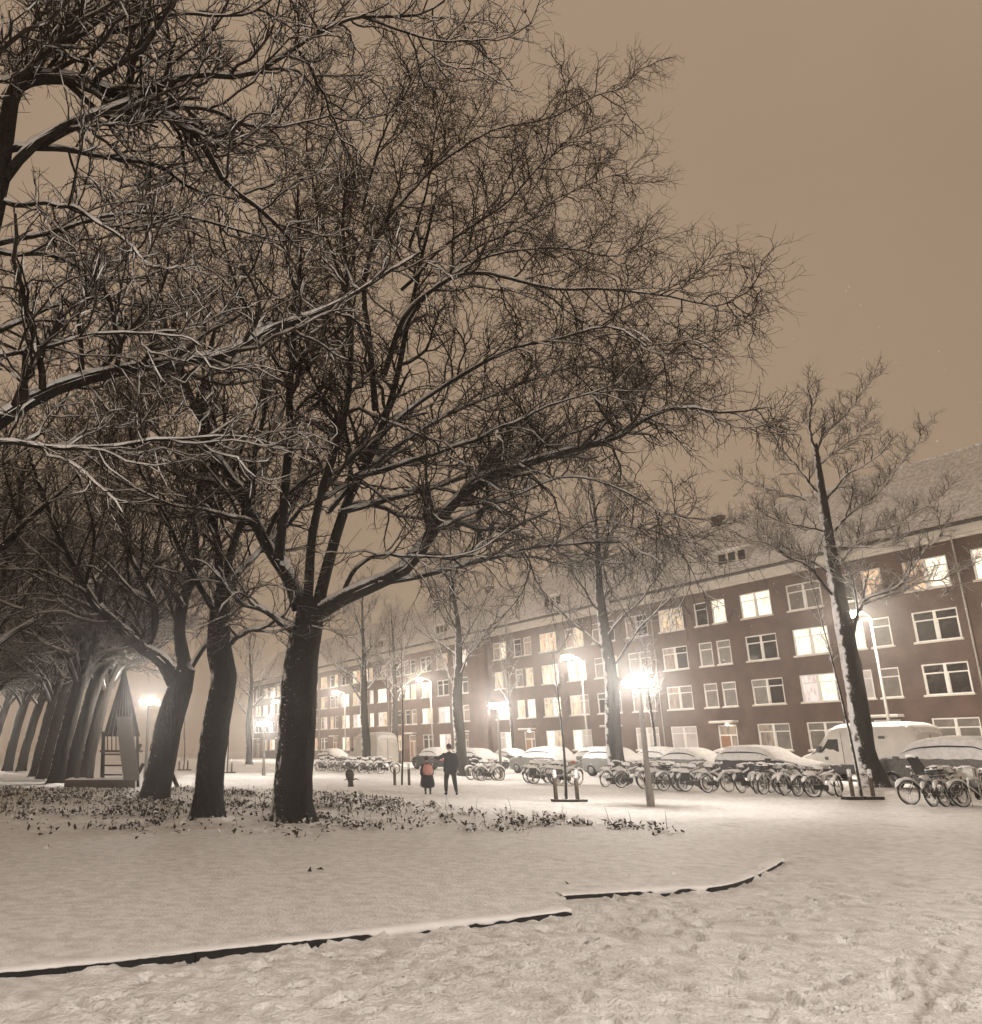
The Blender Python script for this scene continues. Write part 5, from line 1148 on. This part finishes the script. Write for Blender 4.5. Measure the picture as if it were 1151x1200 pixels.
# adult: seen from behind, left arm stretched to the child's shoulder
px_, py_ = gpx(529, 932)[:2]; g0 = gz(px_, py_)
ad = tag(empty('person', (px_, py_, g0)), 'taller person in dark coat and trousers reaching an arm to the other', 'person', 'two people on the snowy path')
body = [((0, 0, 0.93), (0.15, 0.11)), ((0, 0.0, 1.12), (0.145, 0.115)), ((0, 0.01, 1.34), (0.175, 0.125)), ((0, 0.02, 1.47), (0.11, 0.085)), ((0, 0.035, 1.56), 0.055),
        ((-0.11, 0, 0.86), 0.115), ((-0.15, 0.13, 0.50), 0.088), ((-0.17, 0.08, 0.10), 0.060), ((0.11, 0, 0.86), 0.115), ((0.14, -0.03, 0.48), 0.088), ((0.18, -0.12, 0.10), 0.060),
        ((-0.19, 0.01, 1.42), 0.075), ((-0.38, 0.16, 1.30), 0.055), ((-0.54, 0.28, 1.34), 0.042), ((0.20, 0.0, 1.42), 0.075), ((0.25, -0.03, 1.14), 0.056), ((0.23, 0.05, 0.90), 0.042)]
skin_mesh('body', body, [(0, 1), (1, 2), (2, 3), (3, 4), (0, 5), (5, 6), (6, 7), (0, 8), (8, 9), (9, 10), (2, 11), (11, 12), (12, 13), (2, 14), (14, 15), (15, 16)], M['jeans'], ad)
coat = [((0, 0, 0.70), (0.29, 0.20)), ((0, 0, 0.95), (0.275, 0.20)), ((0, 0.005, 1.15), (0.255, 0.19)), ((0, 0.01, 1.36), (0.25, 0.175)), ((0, 0.02, 1.49), (0.10, 0.09)),
        ((-0.19, 0.01, 1.41), 0.088), ((-0.38, 0.16, 1.30), 0.078), ((-0.52, 0.265, 1.335), 0.062), ((0.20, 0.0, 1.41), 0.088), ((0.25, -0.03, 1.14), 0.070), ((0.235, 0.04, 0.93), 0.058)]
skin_mesh('coat', coat, [(0, 1), (1, 2), (2, 3), (3, 4), (3, 5), (5, 6), (6, 7), (3, 8), (8, 9), (9, 10)], M['coat_dark'], ad)
head_mesh(ad, (-0.01, 0.045, 1.69), math.radians(45), 1.03)
hand(ad, (-0.54, 0.28, 1.34), (-0.70, 0.40, 1.33)); hand(ad, (0.23, 0.05, 0.90), (0.21, 0.09, 0.72))
for p, yw in (((-0.17, 0.08, 0), 0.15), ((0.18, -0.12, 0), -0.2)):
    o = skin_mesh('boot', [((0, -0.03, 0.12), 0.056), ((0, -0.02, 0.055), (0.05, 0.055)), ((0, 0.10, 0.045), (0.048, 0.04)), ((0, 0.19, 0.035), (0.035, 0.028))], [(0, 1), (1, 2), (2, 3)], M['boot'], ad, 1); o.location = p; o.rotation_euler = (0, 0, yw)
# child in a long dark coat with a salmon-pink backpack
cx_, cy_ = px_ - 0.80, py_ + 0.40; g1 = gz(cx_, cy_)
ch = tag(empty('person', (cx_, cy_, g1)), 'shorter person in long dark coat and hat carrying a pink backpack', 'person', 'two people on the snowy path')
skin_mesh('body', [((0, 0, 0.72), (0.11, 0.09)), ((0, 0, 0.95), (0.12, 0.09)), ((0, 0.01, 1.08), (0.09, 0.07)), ((0, 0.02, 1.15), 0.042), ((-0.07, 0, 0.62), 0.075), ((-0.08, 0.03, 0.35), 0.055), ((-0.08, 0.02, 0.08), 0.04), ((0.07, 0, 0.62), 0.075), ((0.09, -0.02, 0.35), 0.055), ((0.09, -0.04, 0.08), 0.04), ((-0.15, 0, 1.05), 0.055), ((-0.20, 0.02, 0.84), 0.042), ((-0.20, 0.08, 0.64), 0.034), ((0.15, 0, 1.05), 0.055), ((0.20, 0.03, 0.84), 0.042), ((0.20, 0.10, 0.66), 0.034)],
          [(0, 1), (1, 2), (2, 3), (0, 4), (4, 5), (5, 6), (0, 7), (7, 8), (8, 9), (2, 10), (10, 11), (11, 12), (2, 13), (13, 14), (14, 15)], M['jeans'], ch)
skin_mesh('coat', [((0, 0, 0.20), (0.33, 0.24)), ((0, 0, 0.45), (0.29, 0.21)), ((0, 0, 0.75), (0.22, 0.16)), ((0, 0, 1.0), (0.15, 0.12)), ((0, 0.02, 1.12), (0.08, 0.075)), ((-0.15, 0, 1.05), 0.07), ((-0.21, 0.02, 0.84), 0.058), ((-0.21, 0.07, 0.68), 0.052), ((0.15, 0, 1.05), 0.07), ((0.21, 0.03, 0.84), 0.058), ((0.21, 0.09, 0.69), 0.052)],
          [(0, 1), (1, 2), (2, 3), (3, 4), (3, 5), (5, 6), (6, 7), (3, 8), (8, 9), (9, 10)], M['coat_black'], ch)
head_mesh(ch, (0, 0.03, 1.26), math.radians(-20), 0.95, cap='hat'); hand(ch, (-0.20, 0.08, 0.66), (-0.20, 0.12, 0.5), 0.8); hand(ch, (0.20, 0.10, 0.67), (0.2, 0.16, 0.5), 0.8)
for p in ((-0.08, 0.02, 0), (0.09, -0.04, 0)):
    o = skin_mesh('boot', [((0, -0.02, 0.10), 0.046), ((0, -0.01, 0.045), 0.042), ((0, 0.09, 0.036), (0.038, 0.032)), ((0, 0.14, 0.03), 0.024)], [(0, 1), (1, 2), (2, 3)], M['boot'], ch, 1); o.location = p
bp_ = skin_mesh('backpack', [((0, -0.23, 0.68), (0.19, 0.085)), ((0, -0.24, 0.84), (0.22, 0.10)), ((0, -0.225, 1.0), (0.19, 0.085)), ((0, -0.20, 1.09), (0.12, 0.06))], [(0, 1), (1, 2), (2, 3)], M['pink'], ch)
MB().tube([(-0.04, -0.17, 1.06), (0, -0.17, 1.10), (0.04, -0.17, 1.06)], 0.008, 6).build('carry_loop', M['coat_black'], bp_, True)
MB().box(-0.11, 0.11, -0.365, -0.32, 0.72, 0.82).build('front_pocket', M['pink'], bp_)
for sx in (-1, 1): MB().tube([(sx * 0.09, -0.13, 1.02), (sx * 0.10, 0.0, 1.14), (sx * 0.10, 0.11, 1.02), (sx * 0.11, 0.09, 0.82), (sx * 0.10, -0.12, 0.74)], 0.014, 6).build('strap', M['pink'], bp_, True)

# ------------------------------------------------------------------ stump, playground
p = gpx(411, 922); o = tag(empty('tree_stump', (p[0], p[1], gz(p[0], p[1]))), 'small dark knobbly stump with rounded top in snow behind the litter', 'stump')
s = MB().lathe([(0.15, -0.05), (0.125, 0.08), (0.12, 0.22), (0.15, 0.30), (0.19, 0.40), (0.20, 0.52), (0.17, 0.64), (0.10, 0.73), (0.001, 0.77)], 16)
s.V = [(x * (1 + 0.25 * (vnoise(np.array([x * 9 + 5.0]), np.array([z * 7 + y * 9 + 5.0]), 5)[0] - 0.5)) - 0.06 * (z > 0.3) * z, y, z) for x, y, z in s.V]
s.build('trunk', M['stump'], o, True)
for a in (0.4, 2.2, 3.9): MB().tube([(0.05 * math.cos(a), 0.05 * math.sin(a), 0.28), (0.28 * math.cos(a), 0.28 * math.sin(a), 0.34), (0.42 * math.cos(a), 0.42 * math.sin(a), 0.28)], [0.04, 0.025, 0.01], 6).build('shoot', M['stump'], o, True)
def at(x, y, Y): return Vector(ypx(x, y, Y))
Yp = 40.0
pb = ypx(140, 910, Yp); pb[2] = gz(pb[0], pb[1]); pl = tag(empty('play_tower', pb), 'wooden play tower with steep pointed roof and pale slide between trunks', 'play tower'); ob0 = Vector(pb)
def rel(x, y, dY=0.0): return at(x, y, Yp + dY) - ob0
for (xa, ya, xb, yb, dy) in ((119, 918, 121, 858, 0.1), (162, 918, 161, 858, 0.1), (121, 915, 122, 858, 1.5), (162, 915, 161, 858, 1.5)):
    a_, b_ = rel(xa, ya, dy), rel(xb, yb, dy); a_.z = -0.05; MB().bar(a_, b_, 0.11, 0.11).build('post', M['timber_dark'], pl)
apx = rel(146, 780, 0.8); c4 = [rel(121, 862, 0.0), rel(164, 862, 0.0), rel(164, 862, 1.5), rel(121, 862, 1.5)]
for i in range(4):
    A0, B0 = c4[i], c4[(i + 1) % 4]
    for k in range(8):                                            # roof boards
        q0, q1 = (k + 0.04) / 8, (k + 0.96) / 8
        lo0, lo1 = A0.lerp(B0, q0), A0.lerp(B0, q1); up0, up1 = lo0.lerp(apx, 0.97), lo1.lerp(apx, 0.97); dn = Vector((0, 0, -0.04))
        MB().add([lo0, lo1, up1, up0, lo0 + dn, lo1 + dn, up1 + dn, up0 + dn], [(0, 1, 2, 3), (7, 6, 5, 4), (0, 4, 5, 1), (1, 5, 6, 2), (2, 6, 7, 3), (3, 7, 4, 0)]).build('roof_board', M['timber_dark'], pl)
fl = MB(); a_, b_ = rel(117, 879, 0), rel(160, 879, 0); fl.box(a_.x, b_.x, 0, 1.6, a_.z - 0.1, a_.z); fl.build('platform', M['timber'], pl)
sl = MB(); s0, s1 = rel(145, 840, -0.35), rel(155, 896, -2.2); s1.z = 0.35
w = Vector((0.34, 0, 0)); nn = 8; Vv = []
for k in range(nn + 1):
    q = k / nn; c = s0.lerp(s1, q); c.z = s0.z + (s1.z - s0.z) * (q ** 0.9); Vv += [c - w + Vector((0, 0, 0.16)), c - w, c + w, c + w + Vector((0, 0, 0.16))]
sl.add(Vv, [(k * 4 + j, k * 4 + j + 1, k * 4 + 5 + j, k * 4 + 4 + j) for k in range(nn) for j in range(3)]); so = sl.build('slide', M['slide'], pl); so.modifiers.new('t', 'SOLIDIFY').thickness = 0.03
for x in (121, 126, 131, 136, 141): a_, b_ = rel(x, 880, 0), rel(x, 857, 0); MB().bar(a_, b_, 0.06, 0.04).build('railing_bar', M['timber_dark'], pl)
for y in (884, 897, 908): MB().bar(rel(119, y, -0.05), rel(143, y, -0.05), 0.06, 0.07).build('ladder_rung', M['timber_dark'], pl)
for xa, ya, xb, yb in ((142, 914, 165, 872), (152, 926, 168, 895)):
    a_ = rel(xa, ya, -1.0); a_.z = -0.03; MB().bar(a_, rel(xb, yb, -0.6), 0.12, 0.12).build('brace', M['timber_dark'], pl)
a_ = rel(209, 925, -1.4); a_.z = -0.03; MB().bar(a_, rel(192, 885, -1.0), 0.13, 0.13).build('brace', M['timber_dark'], pl)
# low timber beam round the sandpit
Yb = 39.0; a_, b_ = at(76, 922, Yb), at(158, 920, Yb); bm = tag(empty('timber_beam', (a_.x, a_.y, gz(a_.x, a_.y))), 'low snow-topped timber beam lying before the left tree row', 'beam'); d = b_ - a_; d.z = 0
MB().bar(Vector((0, 0, 0.16)), d + Vector((0, 0, 0.16)), 0.25, 0.34).build('beam', M['timber'], bm)
V, Fq = caps(np.array([[Vector((0, 0, 0.27)).lerp(d + Vector((0, 0, 0.27)), q) for q in np.linspace(0, 1, 20)]]), np.full((1, 20), 0.12), np.random.default_rng(2), 0.05, 0.03); mk('snow_cover', V, Fq, M['snow'], bm)

# ------------------------------------------------------------------ leaf litter and ivy poking through the snow
rl = np.random.default_rng(77)
def litter(name, label, nleaf, dens_fn, x0, x1, y0, y1, size=(0.035, 0.075), hmax=0.10):
    X = rl.uniform(x0, x1, nleaf * 6); Y = rl.uniform(y0, y1, nleaf * 6); keep = rl.random(len(X)) < dens_fn(X, Y); X = X[keep][:nleaf]; Y = Y[keep][:nleaf]; n = len(X)
    Z = terrain(X, Y) + rl.random(n) ** 1.6 * hmax
    yaw = rl.random(n) * 6.283; tilt = rl.normal(0, 0.75, n); sz = rl.uniform(size[0], size[1], n)
    d = np.stack([np.cos(yaw) * np.cos(tilt), np.sin(yaw) * np.cos(tilt), np.sin(tilt)], 1); s = np.stack([-np.sin(yaw), np.cos(yaw), rl.normal(0, 0.4, n)], 1); s = norm(s); u = np.cross(d, s)
    C = np.stack([X, Y, Z], 1); L = sz[:, None]
    V = np.stack([C - d * L, C - s * L * 0.62 + u * L * 0.22, C + d * L * 1.1 - u * L * 0.2, C + s * L * 0.62 + u * L * 0.22], 1).reshape(-1, 3)
    Fq = np.arange(n * 4).reshape(-1, 4); Ft = np.concatenate([Fq[:, [0, 1, 2]], Fq[:, [0, 2, 3]]])
    tag(mk(name, V, Ft, M['leaf'], None, False), label, 'ground cover', kind='stuff')
def pxband(X, Y):
    """image-row equivalent of a ground point: depth bands of the litter"""
    return 880 + CAM * 1010 / np.maximum(Y, 1)
def dens(X, Y):
    t = X * TD[0] + Y * TD[1]; n1 = fbm(X * 0.55 + 9, Y * 0.55, 200, 4); n2 = fbm(X * 2.2, Y * 2.2, 210, 3)
    ins = inpoly(X, Y, LAWN) & (dpoly(X, Y, LAWN[::2]) > 0.5)
    f = sstep(0.40, 0.54, n1) * sstep(0.40, 0.54, n2) * sstep(16.0, 19.5, Y) * sstep(37, 32, Y)
    f2 = sstep(0.40, 0.55, n2) * np.exp(-(((X - 0.7) / 1.9) ** 2 + ((Y - 18.7) / 1.1) ** 2)) * 1.0
    f3 = sstep(0.40, 0.52, n2) * sstep(27.5, 30, Y) * sstep(36, 33, Y) * (X > -1) * 0.9
    f4 = sstep(0.44, 0.55, n2) * np.exp(-(((X - 5.2) / 2.6) ** 2 + ((Y - 19.0) / 1.1) ** 2)) * 0.8
    f5 = sstep(0.42, 0.55, n2) * sstep(21.5, 24, Y) * sstep(37, 33, Y) * (X < -2) * 0.75
    return np.clip(np.maximum.reduce([f * 0.8, f2, f3, f4, f5]), 0, 1) * ins * (0.22 + 0.78 * sstep(0.43, 0.54, fbm(X * 0.9, Y * 0.9, 230, 3)))
litter('ground_cover', 'snow-dusted leaf litter and ivy scattered across the lawn', 40000, dens, -16, 9, 15, 37, (0.024, 0.080), 0.13)
def sparse(X, Y): return (inpoly(X, Y, LAWN) & (dpoly(X, Y, LAWN[::2]) > 0.25)) * sstep(0.60, 0.72, fbm(X * 1.3, Y * 1.3, 220, 3)) * 0.16
litter('fallen_leaves', 'few dark fallen leaves on the smooth lawn snow', 420, sparse, -6, 8, 8, 19, (0.03, 0.06), 0.03)
# dry stalks
P = []; 
for k in range(150):
    while True:
        x, y = rl.uniform(-9, 8), rl.uniform(18, 34)
        if dens(np.array([x]), np.array([y]))[0] > 0.2 * rl.random(): break
    h = rl.uniform(0.12, 0.5); a = rl.uniform(0, 6.28); b_ = rl.uniform(0.05, 0.35) * h; z = gz(x, y)
    P.append([(x, y, z), (x + 0.4 * b_ * math.cos(a), y + 0.4 * b_ * math.sin(a), z + h * 0.6), (x + b_ * math.cos(a), y + b_ * math.sin(a), z + h)])
P = np.array(P); V, Fq = tubes(P, np.tile([[0.006, 0.005, 0.003]], (len(P), 1)), 3); tag(mk('dry_stalks', V, Fq, M['twig_fine']), 'thin dry stalks standing out of the snowy litter', 'stalks', kind='stuff')

# ------------------------------------------------------------------ a few flakes still falling
nf_ = 2600; rs_ = np.random.default_rng(90)
dd = rs_.uniform(7, 48, nf_); aa = np.radians(rs_.uniform(-30, 48, nf_)); Cf = np.stack([np.sin(aa) * dd, np.cos(aa) * dd, rs_.uniform(0.4, 1.0, nf_) * (3 + 0.35 * dd)], 1); rf2 = rs_.uniform(0.004, 0.008, nf_)
oc = np.array([(1, 0, 0), (-1, 0, 0), (0, 1, 0), (0, -1, 0), (0, 0, 0.7), (0, 0, -0.7)], float)
Vf = (Cf[:, None] + oc[None] * rf2[:, None, None]).reshape(-1, 3); of = np.array([(0, 2, 4), (2, 1, 4), (1, 3, 4), (3, 0, 4), (2, 0, 5), (1, 2, 5), (3, 1, 5), (0, 3, 5)])
tag(mk('falling_snow', Vf, (np.arange(nf_)[:, None, None] * 6 + of[None]).reshape(-1, 3), M['snow']), 'scattered fine snowflakes falling through the night air', 'snowflakes', kind='stuff')

# ------------------------------------------------------------------ haze: snow-laden air
hb = MB().box(-640, 640, -520, 760, -1.2, 30.0)
hz = hb.build('haze', None); 
hm = bpy.data.materials.new('snow_haze'); hm.use_nodes = True; ht = hm.node_tree; ht.nodes.clear()
ho = ht.nodes.new('ShaderNodeOutputMaterial'); hv = ht.nodes.new('ShaderNodeVolumePrincipled')
hv.inputs['Color'].default_value = (0.97, 0.95, 0.92, 1); hv.inputs['Density'].default_value = 0.0018; hv.inputs['Anisotropy'].default_value = 0.90
ht.links.new(hv.outputs['Volume'], ho.inputs['Volume'])
hz.data.materials.clear(); hz.data.materials.append(hm)
tag(hz, 'snow-laden night air glowing around the lamps', 'haze', kind='stuff')
